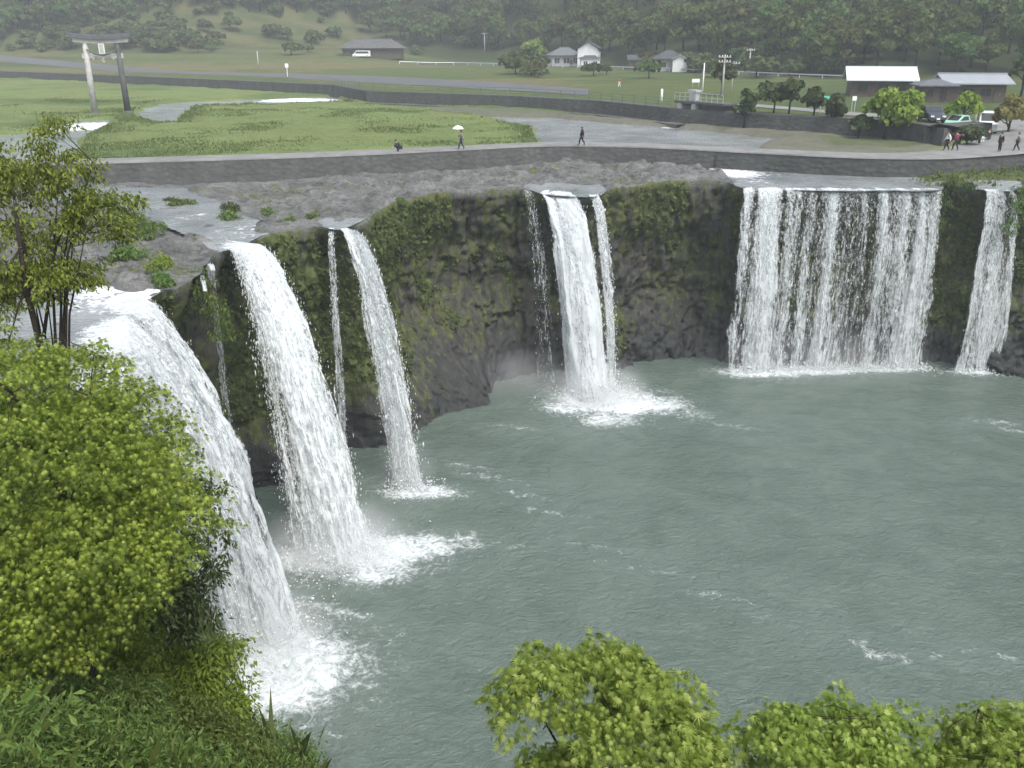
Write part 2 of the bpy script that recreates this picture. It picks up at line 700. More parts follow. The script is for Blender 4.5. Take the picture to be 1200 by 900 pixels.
M['plaster_grey'] = simple("grey_plaster", (.36, .35, .33), .85, .15, 1.0)
M['roof_tile'] = simple("grey_roof_tiles", (.105, .11, .12), .7, .25, 2.0, .3, 0, .4)
M['roof_dark'] = simple("dark_roof_tiles", (.06, .063, .07), .7, .25, 2.0, .3, 0, .4)
M['roof_white'] = simple("white_metal_roof", (.60, .62, .63), .45, .05, .5, .4)
M['roof_pale'] = simple("pale_metal_roof", (.24, .255, .27), .5, .08, .5, .4)
M['timber'] = simple("weathered_timber", (.085, .07, .055), .85, .3, 2)
M['glass'] = simple("window_glass", (.03, .035, .04), .12, .1, 1, .5)
M['steel'] = simple("galvanised_steel", (.42, .43, .43), .5, .15, 1, .5, .3)
M['green_steel'] = simple("green_painted_steel", (.10, .14, .115), .6, .15, 1)
M['pole'] = simple("concrete_pole", (.38, .37, .35), .85, .1, 1)
M['white'] = simple("white_paint", (.78, .78, .76), .5, .05, 1)
M['teal'] = simple("teal_paint", (.12, .46, .36), .5, .08, 1)
M['mint'] = simple("mint_car_paint", (.34, .58, .50), .3, .03, 1, .5)
M['carwhite'] = simple("white_car_paint", (.74, .75, .75), .3, .03, 1, .5)
M['cardark'] = simple("dark_car_paint", (.035, .04, .055), .3, .05, 1, .5)
M['tyre'] = simple("tyre_rubber", (.022, .022, .022), .85, .1, 3)
M['lamp'] = simple("lamp_glass", (.72, .72, .68), .2, .05, 1, .5)
M['cloth_black'] = simple("black_cloth", (.022, .022, .026), .9, .2, 5)
M['cloth_navy'] = simple("navy_cloth", (.035, .042, .065), .9, .2, 5)
M['cloth_white'] = simple("white_cloth", (.68, .68, .69), .9, .06, 5)
M['cloth_maroon'] = simple("maroon_cloth", (.14, .025, .05), .9, .15, 5)
M['cloth_red'] = simple("red_cloth", (.45, .05, .03), .9, .1, 5)
M['cloth_grey'] = simple("grey_cloth", (.17, .17, .18), .9, .1, 5)
M['skin'] = simple("skin", (.42, .27, .20), .6, .05, 5)
M['hair'] = simple("black_hair", (.018, .015, .013), .6, .1, 10)
M['umbrella'] = simple("white_umbrella_cloth", (.76, .78, .78), .6, .04, 3)

# ------------------------------------------------------------------ the plan of the place
POOL = 2.2
CREST = [(-12, 15, 15.5), (-14, 21, 17.0), (-15, 26, 17.6), (-15.8, 31, 17.9), (-16.0, 35, 17.8), (-16.2, 38.0, 17.9), (-15.6, 40.0, 18.1),
         (-15.0, 42, 18.1), (-15.6, 44.5, 18.0), (-15.9, 47, 18.0), (-15.3, 49.2, 17.9), (-14.3, 52.5, 18.0), (-12.4, 55, 18.0),
         (-10.7, 55.3, 17.7), (-9.5, 57.5, 17.9), (-9, 62, 17.9), (-7.5, 67, 17.8), (-5, 70.4, 17.7), (-1, 72.2, 17.7), (1.4, 71.6, 17.6),
         (2.7, 70.6, 17.4), (6.4, 69.8, 17.4), (8, 72.3, 17.7), (11, 75.0, 17.7), (15, 77.0, 17.7), (18.0, 76.2, 17.6), (19.0, 73.6, 17.45),
         (24.5, 72.7, 17.4), (30, 72.5, 17.4), (34.2, 72.6, 17.45), (35.4, 74.2, 17.7), (37, 72.9, 17.5), (39.3, 71.7, 17.5), (41, 72.2, 17.8),
         (46, 71, 17.9), (54, 67, 17.9), (61, 56, 18), (62, 40, 18), (58, 26, 18), (50, 18, 17.5), (44, 14, 16)]
BACK = [(-70, 8, 18.5), (-74, 24, 18.4), (-66, 52, 18.2), (-46, 70, 18.0), (-33.0, 73.0, 17.9), (-24.3, 73.9, 17.9), (-12.5, 79.2, 17.75), (3.3, 87.5, 17.7),
        (11, 89.4, 17.65), (17.5, 89.4, 17.65), (21.5, 86.4, 17.6), (27.4, 81.8, 17.6), (34.8, 81.0, 17.65), (45.1, 80.6, 18.0), (58, 84, 19.0), (80, 76, 19.0), (92, 50, 19), (88, 20, 19), (66, 4, 18)]
NS, NSH, NCL = 1150, 100, 150
crest = catmull(CREST, NS)
tan = np.gradient(crest[:, :2], axis=0)
for _ in range(3):
    k = np.ones(31) / 31
    tan = np.stack([np.convolve(np.pad(tan[:, i], 15, mode='edge'), k, 'valid') for i in (0, 1)], 1)
tan /= np.linalg.norm(tan, axis=1)[:, None]
nor = np.stack([tan[:, 1], -tan[:, 0]], 1)              # towards the gorge
S = np.concatenate([[0], np.cumsum(np.hypot(*(np.diff(crest[:, :2], axis=0)).T))])
# the back line is matched to the crest point by point: nearest in shape, kept in order
bk = catmull(BACK, 1400)
key_c = [(-12, 15), (-16, 35), (-14.3, 52.5), (-9, 62), (-1, 72.2), (6.4, 69.8), (15, 77), (24.5, 72.7), (34.2, 72.6), (46, 71), (61, 56), (44, 14)]
key_b = [(-70, 8), (-66, 50), (-38, 72.3), (-12.5, 79.2), (-1, 85.5), (8, 89), (15, 89.4), (25, 83.5), (34.8, 81.0), (56, 83), (90, 52), (66, 4)]
ci = [int(np.argmin(np.hypot(crest[:, 0] - a, crest[:, 1] - b))) for a, b in key_c]
bi = [int(np.argmin(np.hypot(bk[:, 0] - a, bk[:, 1] - b))) for a, b in key_b]
bidx = np.interp(np.arange(NS), ci, bi)
back = np.stack([np.interp(bidx, np.arange(len(bk)), bk[:, i]) for i in range(3)], 1)


def pxpoly(pts, z):
    return [at(a, b, z)[:2] for a, b in pts]


CHAN = [  # the stretches of shallow water on the rock shelf
    (pxpoly([(838, 199), (880, 197), (960, 204), (1062, 206), (1112, 216), (1106, 232), (1000, 230), (868, 230), (866, 214)], 17.55), .3),
    (pxpoly([(95, 219), (215, 221), (250, 238), (262, 252), (295, 262), (312, 292), (268, 300), (246, 280), (205, 264), (150, 246), (60, 240)], 17.95), .35),
    (pxpoly([(-80, 330), (60, 345), (95, 330), (112, 338), (172, 346), (176, 380), (140, 440), (-80, 470)], 17.95), .45),
    (pxpoly([(622, 220), (642, 215), (700, 217), (708, 236), (626, 238)], 17.5), .5),
    (pxpoly([(1148, 213), (1187, 215), (1192, 236), (1148, 234)], 17.6), .3),
    (pxpoly([(384, 258), (425, 260), (424, 284), (388, 282)], 17.8), .6),
]


def chan_sd(x, y):
    r = np.full(np.shape(x), -1e3)
    for poly, _ in CHAN:
        r = np.maximum(r, poly_sd(x, y, poly))
    return r


GRASS_R = pxpoly([(1060, 206), (1100, 197), (1200, 192), (1300, 200), (1300, 219), (1190, 217), (1150, 212), (1112, 215)], 17.8)

# shelf + cliff in one skin
tsh = np.linspace(0, 1, NSH) ** 1.7                      # dense at the crest
X = crest[:, None, 0] + (back[:, None, 0] - crest[:, None, 0]) * tsh[None]
Y = crest[:, None, 1] + (back[:, None, 1] - crest[:, None, 1]) * tsh[None]
Zs = crest[:, None, 2] + (back[:, None, 2] - crest[:, None, 2]) * sstep(0, 1, tsh)[None]
cs = chan_sd(X, Y)
inch = sstep(-.6, .5, cs)
FALLX = [(-16.0, 35, 4.5), (-15.2, 49.6, 1.6), (-10.7, 55.3, 1.2), (4.5, 70.2, 3.0), (22.5, 72.8, 4.0), (27, 72.6, 4.0), (32, 72.5, 3.4), (38.0, 72.3, 2.3), (-15.2, 42.3, .9), (-15.7, 45.4, .9)]
fmask = np.zeros(NS)
for a_, b_, w_ in FALLX:
    fmask = np.maximum(fmask, np.exp(-((crest[:, 0] - a_) ** 2 + (crest[:, 1] - b_) ** 2) / w_ ** 2 * .8))
rockn = (fbm(X * .22, Y * .22, 0, 3, 5) - .5) * 1.7 + (np.abs(fbm(X * .5, Y * .5, 0, 9, 4) - .5) * -2.0 + .22) * 1.4 + (fbm(X * 1.7, Y * 1.7, 0, 21, 3) - .5) * .35
terr = np.round((fbm(X * .16, Y * .16, 0, 31, 3)) * 9) / 9 - .5
rockn = rockn + terr * .9
edge = sstep(0, .05, tsh)[None] * sstep(1.0, .94, tsh)[None]
Zr = Zs + rockn * (.25 + .75 * edge) * (1 - inch) * .72 + inch * (-.05 + sstep(.0, .07, tsh)[None] * (-.17 + (fbm(X * .8, Y * .8, 0, 41, 4) - .5) * .85))
# cliff rows
tc = np.linspace(0, 1, NCL)[1:]
ztop = Zr[:, 0]
Zc = ztop[:, None] + (POOL - 1.6 - ztop[:, None]) * tc[None]
zz = Zc
ss = S[:, None] + 0 * zz
colm = (fbm(ss * .75, zz * .10, 0, 51, 4) - .5) * 1.3 + (fbm(ss * .2, zz * .16, 0, 55, 3) - .5) * 2.6 + (fbm(ss * 1.9, zz * .9, 0, 61, 5, .6) - .5) * 1.3
jit = (fbm(ss * .5, zz * .5, 0, 63, 3) - .5) * 1.6
cell = np.floor(ss * .85 + jit + .35 * np.floor(zz * .42 + jit))
colm = colm + (hash3(cell, np.floor(zz * .42 + jit), 0 * cell, 64) - .5) * .75      # blocks between the joints
crack = np.abs(fbm(ss * 1.1, zz * .22, 0, 66, 4) - .5)
colm = colm - .8 * sstep(.05, .0, crack)
ledge = (fbm(ss * .1, zz * .5, 0, 71, 3) - .5) * 1.3
under = -1.3 * sstep(.06, .35, tc)[None] + 3.2 * sstep(.50, 1.0, tc)[None] + 6.0 * np.exp(-((crest[:, 0] + 6.5) ** 2 + (crest[:, 1] - 68.5) ** 2) / 42)[:, None] * sstep(.40, 1.0, tc)[None]
roll = np.sqrt(np.clip(tc / .035, 0, 1))[None] * .28
off = roll * (1 - fmask[:, None]) + (colm + ledge) * sstep(.0, .10, tc)[None] * .62 + under * .8 - fmask[:, None] * (.35 + 1.2 * sstep(.0, .10, tc)[None] + 1.9 * sstep(.5, 1, tc)[None])
Xc = crest[:, None, 0] + nor[:, None, 0] * off
Yc = crest[:, None, 1] + nor[:, None, 1] * off
XX = np.concatenate([X[:, ::-1], Xc], 1)
YY = np.concatenate([Y[:, ::-1], Yc], 1)
ZZ = np.concatenate([Zr[:, ::-1], Zc], 1)
NT_ = NSH + NCL - 1
# where moss and wet rock lie
moss_c = (fbm(ss * .16, zz * .10, 0, 81, 4) - .5) * 1.9 + .66
moss_c = moss_c - 1.0 * sstep(.55, .92, tc)[None] + .02
shx = sstep(.55, .75, fbm(X * .3, Y * .3, 0, 91, 4)) * .5 - .1 - .6 * inch
gr = sstep(-1.0, .8, poly_sd(X, Y, GRASS_R))
shx = np.maximum(shx, gr * 1.2)
moss = np.concatenate([shx[:, ::-1], moss_c], 1)
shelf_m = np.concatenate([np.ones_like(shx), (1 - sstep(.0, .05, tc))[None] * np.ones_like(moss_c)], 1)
wet_c = sstep(.45, 1.0, tc)[None] * np.ones_like(moss_c) + .35 * (fbm(ss * .3, zz * .03, 0, 95, 2) - .4)
wet = np.concatenate([np.clip(inch * .8, 0, 1)[:, ::-1], np.clip(wet_c, 0, 1)], 1)
V = np.stack([XX, YY, ZZ], -1).reshape(-1, 3)
zone = np.stack([np.clip(moss, -1, 2), shelf_m, wet], -1).reshape(-1, 3)
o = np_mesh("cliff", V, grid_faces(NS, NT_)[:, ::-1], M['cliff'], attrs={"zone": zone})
tag(o, kind='structure')

# shallow water on the shelf
zw = Zs + .03 + (fbm(X * .5, Y * .5, 0, 101, 2) - .5) * .08
i = np.arange(NS * NSH).reshape(NS, NSH)
f = np.stack([i[:-1, :-1], i[1:, :-1], i[1:, 1:], i[:-1, 1:]], -1).reshape(-1, 4)
csf = cs.reshape(-1)
keep = (csf[f] > -.5).any(1)
f = f[keep]
used = np.unique(f)
mp = np.full(NS * NSH, -1)
mp[used] = np.arange(len(used))
foam_sh = np.clip(.16 * (1 - sstep(.0, .02, tsh))[None] + .12 + 0 * X, 0, 1).reshape(-1)
fo_extra = np.zeros_like(foam_sh)
for (px, py, rad, amt) in ((150, 350, 2.6, .55), (130, 345, 2.0, .6), (285, 275, 2.4, .3), (225, 258, 2.0, .25), (860, 200, 3.0, .7), (890, 208, 2.5, .3)):
    q = at(px, py, 17.8)
    fo_extra = np.maximum(fo_extra, amt * np.exp(-((X - q[0]) ** 2 + (Y - q[1]) ** 2) / rad ** 2).reshape(-1))
o = np_mesh("shelf_water", np.stack([X, Y, zw], -1).reshape(-1, 3)[used], mp[f], M['river'],
            attrs={"foam": np.clip(foam_sh + fo_extra, 0, 1.2)[used]})
tag(o, kind='structure')

# ------------------------------------------------------------------ upstream land
EMB = [at(0, 92, 18.7)[:2], at(150, 99, 18.7)[:2], at(300, 107, 18.7)[:2], at(390, 112, 18.7)[:2], at(430, 121, 18.7)[:2], at(600, 128, 18.7)[:2],
       at(700, 135, 18.7)[:2], at(790, 146, 18.7)[:2], at(860, 152, 18.7)[:2], at(950, 158, 18.7)[:2], at(1050, 164, 18.7)[:2], at(1105, 172, 18.9)[:2], (46.0, 94.6), (50.0, 96.8)]
EMB_EXT = [(EMB[0][0] - 500, EMB[0][1] + 260)] + EMB + [(62, 90), (140, 80), (800, 70)]
WAT = [pxpoly([(586, 172), (640, 172), (632, 152), (606, 145), (560, 136), (640, 138), (720, 144), (794, 149), (868, 157), (905, 163), (880, 180), (700, 174)], 18.6),
       pxpoly([(-60, 200), (-60, 160), (40, 156), (84, 142), (124, 140), (132, 147), (92, 160), (84, 178), (92, 200)], 18.6),
       pxpoly([(158, 136), (184, 121), (260, 118), (330, 115), (396, 112), (396, 121), (300, 124), (222, 127), (196, 146), (178, 144)], 18.6)]
FOOT_X = np.array([-600, -300, -190, -120, -60, -10, 20, 45, 70, 110, 200, 600.])
FOOT_Y = np.array([360, 330, 325, 330, 380, 318, 276, 236, 196, 172, 160, 150.])


def water_sd(x, y):
    r = np.full(np.shape(x), -1e3)
    for p in WAT:
        r = np.maximum(r, poly_sd(x, y, p))
    return r


def G(x, y):
    x, y = np.asarray(x, float), np.asarray(y, float)
    d, s = seg_dist(x, y, EMB_EXT)
    b = d * s                                              # + behind the embankment
    soft = np.where(x > 45, 1 + 11 * sstep(45, 50, x), 0)
    hi = sstep(.5 - soft * .35, 1.9 + soft, b)
    low = 18.95 + (fbm(x * .06, y * .06, 0, 111, 4) - .5) * .5 + (fbm(x * .35, y * .35, 0, 113, 3) - .5) * .35
    low = low - 1.1 * sstep(-1.2, 1.2, water_sd(x, y) + (fbm(x * .2, y * .2, 0, 117, 3) - .5) * 3.0)
    # gravel bar beside the right embankment
    up = 20.6 + .012 * np.clip(b - 30, 0, 200) + (fbm(x * .02, y * .02, 0, 119, 3) - .5) * .5 * sstep(35, 80, b)
    fy = np.interp(x, FOOT_X, FOOT_Y)
    h = y - fy
    hn = fbm(x * .012, y * .012, 0, 123, 4) - .5
    up = up + .20 * np.clip(h, 0, 60) + .36 * np.clip(h - 45, 0, 400) + hn * 14 * sstep(10, 90, h)
    # rolling field slope on the left
    lf = sstep(-20, -60, x)
    up = up + lf * .055 * np.clip(y - 265, 0, 90)
    return low * (1 - hi) + up * hi


def ghit(px, py, t0=70.0, t1=900.0):
    d = ray(px, py)
    ts = np.linspace(t0, t1, 2600)
    x, y, z = d[0] * ts, d[1] * ts, CAM_H + d[2] * ts
    g = G(x, y)
    k = np.where(z <= g)[0]
    k = k[0] if len(k) else len(ts) - 1
    return (x[k], y[k], g[k])


xs = np.concatenate([-210 - 6 * (np.arange(40, 0, -1) ** 1.25), np.arange(-210, -70, 1.5), np.arange(-70, 62, .85), 62 + 4 * (np.arange(0, 60) ** 1.28)])
ys = np.concatenate([np.arange(72, 182, .8), np.arange(182, 272, 1.0), 272 + 2.6 * (np.arange(0, 80) ** 1.25)])
GX, GY = np.meshgrid(xs, ys, indexing='ij')
GZ = G(GX, GY)
# under the weir and the shelf the land gives way to the rock
pathf = [(-60, 71.0), (-46, 72.6), (-34, 75.8), (-22, 78.7), (-12.9, 81.7), (-5, 85.2), (3.3, 88.6), (12, 87.6), (20.2, 83.9), (30, 79.4), (36.6, 78.9), (41.1, 80.5), (46.6, 83.0), (56, 86.5), (70, 88.5)]
pathb = [(-62, 75.5), (-47, 77.0), (-35.1, 79.6), (-22.9, 82.9), (-13.6, 86.2), (-5, 89.6), (3.4, 92.6), (12.6, 91.6), (21.4, 88.2), (31.4, 84.0), (36.5, 84.0), (40.5, 86.6), (45.5, 91.5), (54, 97.6), (68, 101)]
dF, sF = seg_dist(GX, GY, [(-400, 60)] + pathf + [(400, 90)])
GZ = np.where((dF * sF < .7), np.minimum(GZ, 15.0), GZ)
ddB, ssB = seg_dist(GX, GY, [(-400, 66)] + pathb + [(400, 105)])
GZ = np.where((dF * sF >= .7) & (ddB * ssB < 0) & (GX < 50), np.minimum(GZ, 18.6), GZ)
d_, s_ = seg_dist(GX, GY, EMB_EXT)
beh = d_ * s_
wsd = water_sd(GX, GY)
n1 = fbm(GX * .05, GY * .05, 0, 131, 4)
n2 = fbm(GX * .013, GY * .02, 0, 137, 4)
col = np.zeros(GX.shape + (3,))
GRASS, GRASS2 = np.array([.148, .192, .072]), np.array([.100, .140, .052])
MUD, BROWN, DRY = np.array([.155, .150, .122]), np.array([.140, .122, .062]), np.array([.088, .112, .040])


def lay(mask, c):
    global col
    col = col * (1 - mask[..., None]) + np.asarray(c) * mask[..., None]


col[:] = GRASS
lay(sstep(.45, .62, n1), GRASS2)
lay(sstep(.5, .68, fbm(GX * .11, GY * .22, 0, 145, 4)) * .55, (.165, .175, .065))
lay(sstep(-5.5, -.5, wsd + (n1 - .5) * 5) * sstep(-5, 8, GX), MUD)
lay(in_poly(GX, GY, pxpoly([(860, 150), (1060, 160), (1110, 172), (1060, 184), (930, 184), (880, 178)], 18.8)) * .9, MUD * .95)
lay(in_poly(GX, GY, pxpoly([(960, 160), (1095, 170), (1060, 174), (980, 172)], 18.8)) * .6, DRY)
lay(in_poly(GX, GY, pxpoly([(470, 124), (600, 129), (700, 137), (700, 148), (620, 146), (540, 134)], 18.8)) * .8, MUD * .85)
lay(sstep(.5, 2.5, beh), DRY)
lay(sstep(.48, .58, n2) * sstep(3, 10, beh), GRASS2 * .7)
bandy = np.sin(GY * .26 + (n1 - .5) * 3)
lay(sstep(.1, .6, bandy) * sstep(-25, -60, GX) * sstep(215, 250, GY) * (.35 + .55 * sstep(.4, .6, n2)), BROWN)
lay(sstep(.2, .7, np.sin(GY * .55 + (n1 - .5) * 5)) * sstep(.5, .62, fbm(GX * .02, GY * .03, 0, 143, 3)) * sstep(8, 20, beh) * .6, (.055, .075, .028))
lay(sstep(.55, .7, fbm(GX * .03, GY * .05, 0, 141, 3)) * sstep(3, 10, beh) * sstep(10, 40, GY - 150) * .8, BROWN * 1.05)
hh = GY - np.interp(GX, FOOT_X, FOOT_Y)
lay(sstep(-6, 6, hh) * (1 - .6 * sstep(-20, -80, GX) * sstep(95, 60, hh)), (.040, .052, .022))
strp = np.sin(GY * .30 + GX * .05 + (n1 - .5) * 2.5)
tm = sstep(-45, -60, GX) * sstep(-185, -165, GX) * sstep(300, 330, GY)
lay(tm * sstep(-.2, .3, strp) * .85, (.112, .110, .050))
lay(tm * sstep(.2, -.3, strp) * .7, (.060, .078, .030))
lot = in_poly(GX, GY, [(46, 86), (70, 84), (90, 92), (92, 104), (62, 104), (52, 97), (46.5, 92)])
lay(lot * .9, (.25, .248, .235))
GF = grid_faces(len(xs), len(ys))
gone = ((dF * sF) < .35).reshape(-1)                     # the rock shelf and the gorge begin here
GF = GF[~gone[GF].all(1)]
o = np_mesh("ground", np.stack([GX, GY, GZ], -1).reshape(-1, 3), GF, M['ground'], attrs={"Col": col.reshape(-1, 3)})
tag(o, kind='structure')

# river behind the weir
wx, wy = np.meshgrid(np.arange(-120, 49, 1.2), np.arange(76, 200, 1.2), indexing='ij')
ff = .12 + .0 * wx
for (px, py, rad, amt) in ((345, 117, 6, 1.1), (365, 117, 5, 1.1), (330, 118, 5, .9), (110, 146, 5, .9), (90, 150, 5, .8), (800, 149, 1.8, .9), (785, 149, 1.5, .8), (740, 160, 3, .15), (20, 185, 5, .3)):
    q = at(px, py, 18.55)
    ff = np.maximum(ff, amt * np.exp(-((wx - q[0]) ** 2 + (wy - q[1]) ** 2) / rad ** 2))
V = np.stack([wx, wy, 18.5 + 0 * wx], -1).reshape(-1, 3)
F = grid_faces(*wx.shape)
dW, sW = seg_dist(V[:, 0], V[:, 1], [(-400, 62)] + pathf + [(400, 90)])
okv = (dW * sW > 1.0)
F = F[okv[F].all(1)]
o = np_mesh("river_water", V, F, M['river'], attrs={"foam": ff.reshape(-1)})
tag(o, kind='structure')

# ------------------------------------------------------------------ the pool
px_, py_ = np.meshgrid(np.arange(-24, 70, .5), np.arange(8, 84, .5), indexing='ij')
foam = np.zeros(px_.shape)
chop = np.zeros(px_.shape)


def blob(px, py, rx, ry, amt, ang=0.0, arr=None):
    """a patch of foam on the pool, by where it lies"""
    global foam, chop
    q = at(px, py, POOL)
    dx, dy = px_ - q[0], py_ - q[1]
    ca, sa = math.cos(ang), math.sin(ang)
    a, b = dx * ca + dy * sa, -dx * sa + dy * ca
    g = amt * np.exp(-(a / rx) ** 2 - (b / ry) ** 2)
    foam = np.maximum(foam, np.maximum(g, .52 * amt * np.exp(-(a / (1.9 * rx)) ** 2 - (b / (1.9 * ry)) ** 2)))


for a in ((312, 770, 2.8, 2.6, 1.3), (340, 785, 3.2, 2.6, 1.15), (310, 815, 3.2, 1.8, .9), (380, 785, 2.2, 2.2, .72), (395, 760, 1.6, 1.6, .6), (350, 825, 2.4, 1.0, .65),
          (400, 648, 3.2, 2.2, 1.2), (445, 648, 3.2, 2.2, 1.1), (362, 654, 2.8, 1.6, 1.0), (500, 640, 2.6, 1.8, .75), (440, 675, 2.6, 1.4, .8), (545, 632, 1.6, 1.2, .55),
          (490, 577, 2.4, 1.0, 1.05), (515, 580, 1.6, .8, .75),
          (695, 468, 3.2, 3.0, 1.2), (722, 472, 4.0, 3.0, 1.1), (770, 474, 3.4, 2.8, .75), (662, 478, 2.4, 2.0, .72), (812, 486, 2.6, 2.2, .5), (715, 492, 3.2, 2.0, .7),
          (900, 436, 4.5, 1.5, 1.0), (960, 434, 6, 1.3, 1.0), (1040, 432, 4.5, 1.2, .95), (870, 436, 2.5, 1.3, 1.0), (1145, 436, 3.2, 1.0, .95)):
    blob(*a)
for a in ((1010, 756, .7, .5, .66), (1022, 768, .9, .4, .6), (1050, 770, 1.3, .6, .52), (1062, 742, .5, .5, .56), (1090, 768, 1.2, .4, .52), (1130, 760, 1.1, .4, .54), (985, 742, .5, .3, .5), (940, 741, .45, .25, .68), (965, 766, .8, .2, .46), (1065, 780, 1.1, .3, .5), (830, 697, 1.6, .35, .52),
          (1165, 495, 3.5, .9, .46), (1190, 505, 3, .7, .46), (570, 560, 4.5, .6, .52), (610, 580, 3.6, .5, .50), (380, 712, 3.4, .5, .60), (415, 722, 2.6, .35, .58), (450, 742, 2.4, .3, .50), (830, 700, 2.6, .3, .50), (900, 725, 2.2, .3, .5), (700, 660, 2.6, .3, .45), (870, 705, 1.6, .3, .48), (1180, 770, 2, .5, .48),
          (640, 600, 4, .6, .46), (690, 640, 4.5, .5, .44), (760, 668, 4.5, .5, .46), (350, 850, 4, .6, .50), (545, 640, 3, .7, .50), (600, 640, 3, .4, .46), (540, 545, 4, .6, .50), (860, 500, 4, .7, .46), (600, 500, 4, .6, .46)):
    blob(*a, ang=R(-18))
chop = np.clip(foam * .9, 0, 1)
for _ in range(4):
    chop = (chop + np.roll(chop, 1, 0) + np.roll(chop, -1, 0) + np.roll(chop, 1, 1) + np.roll(chop, -1, 1)) / 5
zp = POOL + (fbm(px_ * .35, py_ * .6, 0, 151, 3) - .5) * .22 + foam * (fbm(px_ * 1.1, py_ * 1.1, 0, 155, 3) - .35) * .5
o = np_mesh("pool_water", np.stack([px_, py_, zp], -1).reshape(-1, 3), grid_faces(*px_.shape), M['pool'],
            attrs={"foam": foam.reshape(-1), "chop": chop.reshape(-1)})
tag(o, kind='structure')

# ------------------------------------------------------------------ near bank under the camera
def BZ(x, y):
    x, y = np.asarray(x, float), np.asarray(y, float)
    z = 27.0 - .9 * np.clip(y, -2, 100) + .62 * np.clip(-x - 4, 0, 9) - 1.05 * np.clip(x + 4.2, 0, 7)
    left = sstep(-10.5, -16, x)
    z = z * (1 - left) + left * np.minimum(24.5 - .27 * np.clip(y, 0, 60), 24)
    right = sstep(12, 40, x)
    z = z * (1 - right) + right * (24.0 - .35 * np.clip(y, 0, 40))
    back_ = sstep(1, -3, y)
    z = z * (1 - back_) + back_ * 27.0
    drop = sstep(16.5, 23, y - np.clip(-x - 6, 0, 6) * .6)
    drop = np.where(x < -13, sstep(26, 32, y) * .12 + sstep(32, 40, y), drop)
    drop = np.where(x > 40, sstep(30, 44, y), drop)
    z = z * (1 - drop) + drop * 0.0
    return z + (fbm(x * .4, y * .4, 0, 161, 4) - .5) * .9


bx, by = np.meshgrid(np.arange(-90, 100, .8), np.arange(-60, 44, .8), indexing='ij')
bz = BZ(bx, by)
bcol = np.zeros(bx.shape + (3,))
bcol[:] = (.050, .068, .022)
m_ = sstep(.5, .65, fbm(bx * .5, by * .5, 0, 165, 4))
bcol = bcol * (1 - m_[..., None]) + np.array([.06, .045, .03]) * m_[..., None]
o = np_mesh("bank", np.stack([bx, by, bz], -1).reshape(-1, 3), grid_faces(*bx.shape), M['ground'], attrs={"Col": bcol.reshape(-1, 3)})
tag(o, kind='structure')

# ------------------------------------------------------------------ weir and its path
def strip(name, A, B, za, zb, mat, parent=None, thick=0.0, n=160):
    A, B = resample(A, n), resample(B, n)
    za = np.full(n, za) if np.isscalar(za) else za
    V = [np.column_stack([A, za + 0 * A[:, 0]]), np.column_stack([B, (zb if not np.isscalar(zb) else np.full(n, zb))])]
    rows = [V[0], V[1]]
    if thick:
        lo0, lo1 = V[0].copy(), V[1].copy()
        lo0[:, 2] -= thick
        lo1[:, 2] -= thick
        rows = [lo0, V[0], V[1], lo1]
    P = np.stack(rows, 1)
    return np_mesh(name, P.reshape(-1, 3), grid_faces(n, len(rows)), mat, parent, smooth=False)


PZ = 19.25
nP = 200
A, B = catmull(pathf, nP), catmull(pathb, nP)
zramp = PZ + 1.2 * sstep(44, 60, A[:, 0])
B = A + (B - A) * (.72 + .28 * sstep(30, 44, A[:, 0]))[:, None]
rows = []
prof = [(-.02, PZ - .12), (0, PZ), (1, PZ), (1.01, PZ - .3)]
P = np.stack([np.column_stack([A + (B - A) * q[0], q[1] + (zramp - PZ)]) for q in prof], 1)
o = np_mesh("footpath", P.reshape(-1, 3), grid_faces(nP, 4), M['path'], smooth=False)
tag(o, kind='structure')


def wall_body(name, F0, depth, ztop, zbot, batter, mat, n=150):
    """a wall that follows a line: face leaning back, flat top"""
    F0 = resample(F0, n)
    t = np.gradient(F0, axis=0)
    t /= np.linalg.norm(t, axis=1)[:, None]
    back_n = np.stack([-t[:, 1], t[:, 0]], 1)
    rows = [np.column_stack([F0 - back_n * batter, np.full(n, zbot)]),
            np.column_stack([F0 - back_n * batter * .45, np.full(n, (zbot + ztop) / 2)]),
            np.column_stack([F0, np.full(n, ztop)]), np.column_stack([F0 + back_n * depth, np.full(n, ztop)]), np.column_stack([F0 + back_n * depth, np.full(n, zbot)])]
    P = np.stack(rows, 1)
    return np_mesh(name, P.reshape(-1, 3), [grid_faces(n, 5)], mat, None, smooth=False)


Acat = A
def part_line(x0, x1):
    i0, i1 = np.searchsorted(Acat[:, 0], x0), np.searchsorted(Acat[:, 0], x1)
    return [tuple(p) for p in Acat[max(i0, 0):i1 + 1]]


o = wall_body("weir_wall", part_line(-62, -13.0), .8, PZ - .06, 16.6, .9, M['wall'])
tag(o, "long dark stone weir wall under the footpath, left of the step in its face", "weir")
o = wall_body("weir_wall", part_line(-13.0, 18.6), .8, PZ - .06, 16.6, .55, M['wall2'])
tag(o, "rough grey weir wall behind the bare rock shelf in the middle", "weir")
o = wall_body("weir_wall", part_line(18.6, 50), .8, PZ - .06, 16.4, .1, M['wall'])
tag(o, "smooth dark weir wall standing in the shallow water above the widest fall", "weir")

# embankment walls
def rs(pts, n=60):
    return [tuple(p) for p in resample(pts, n)]


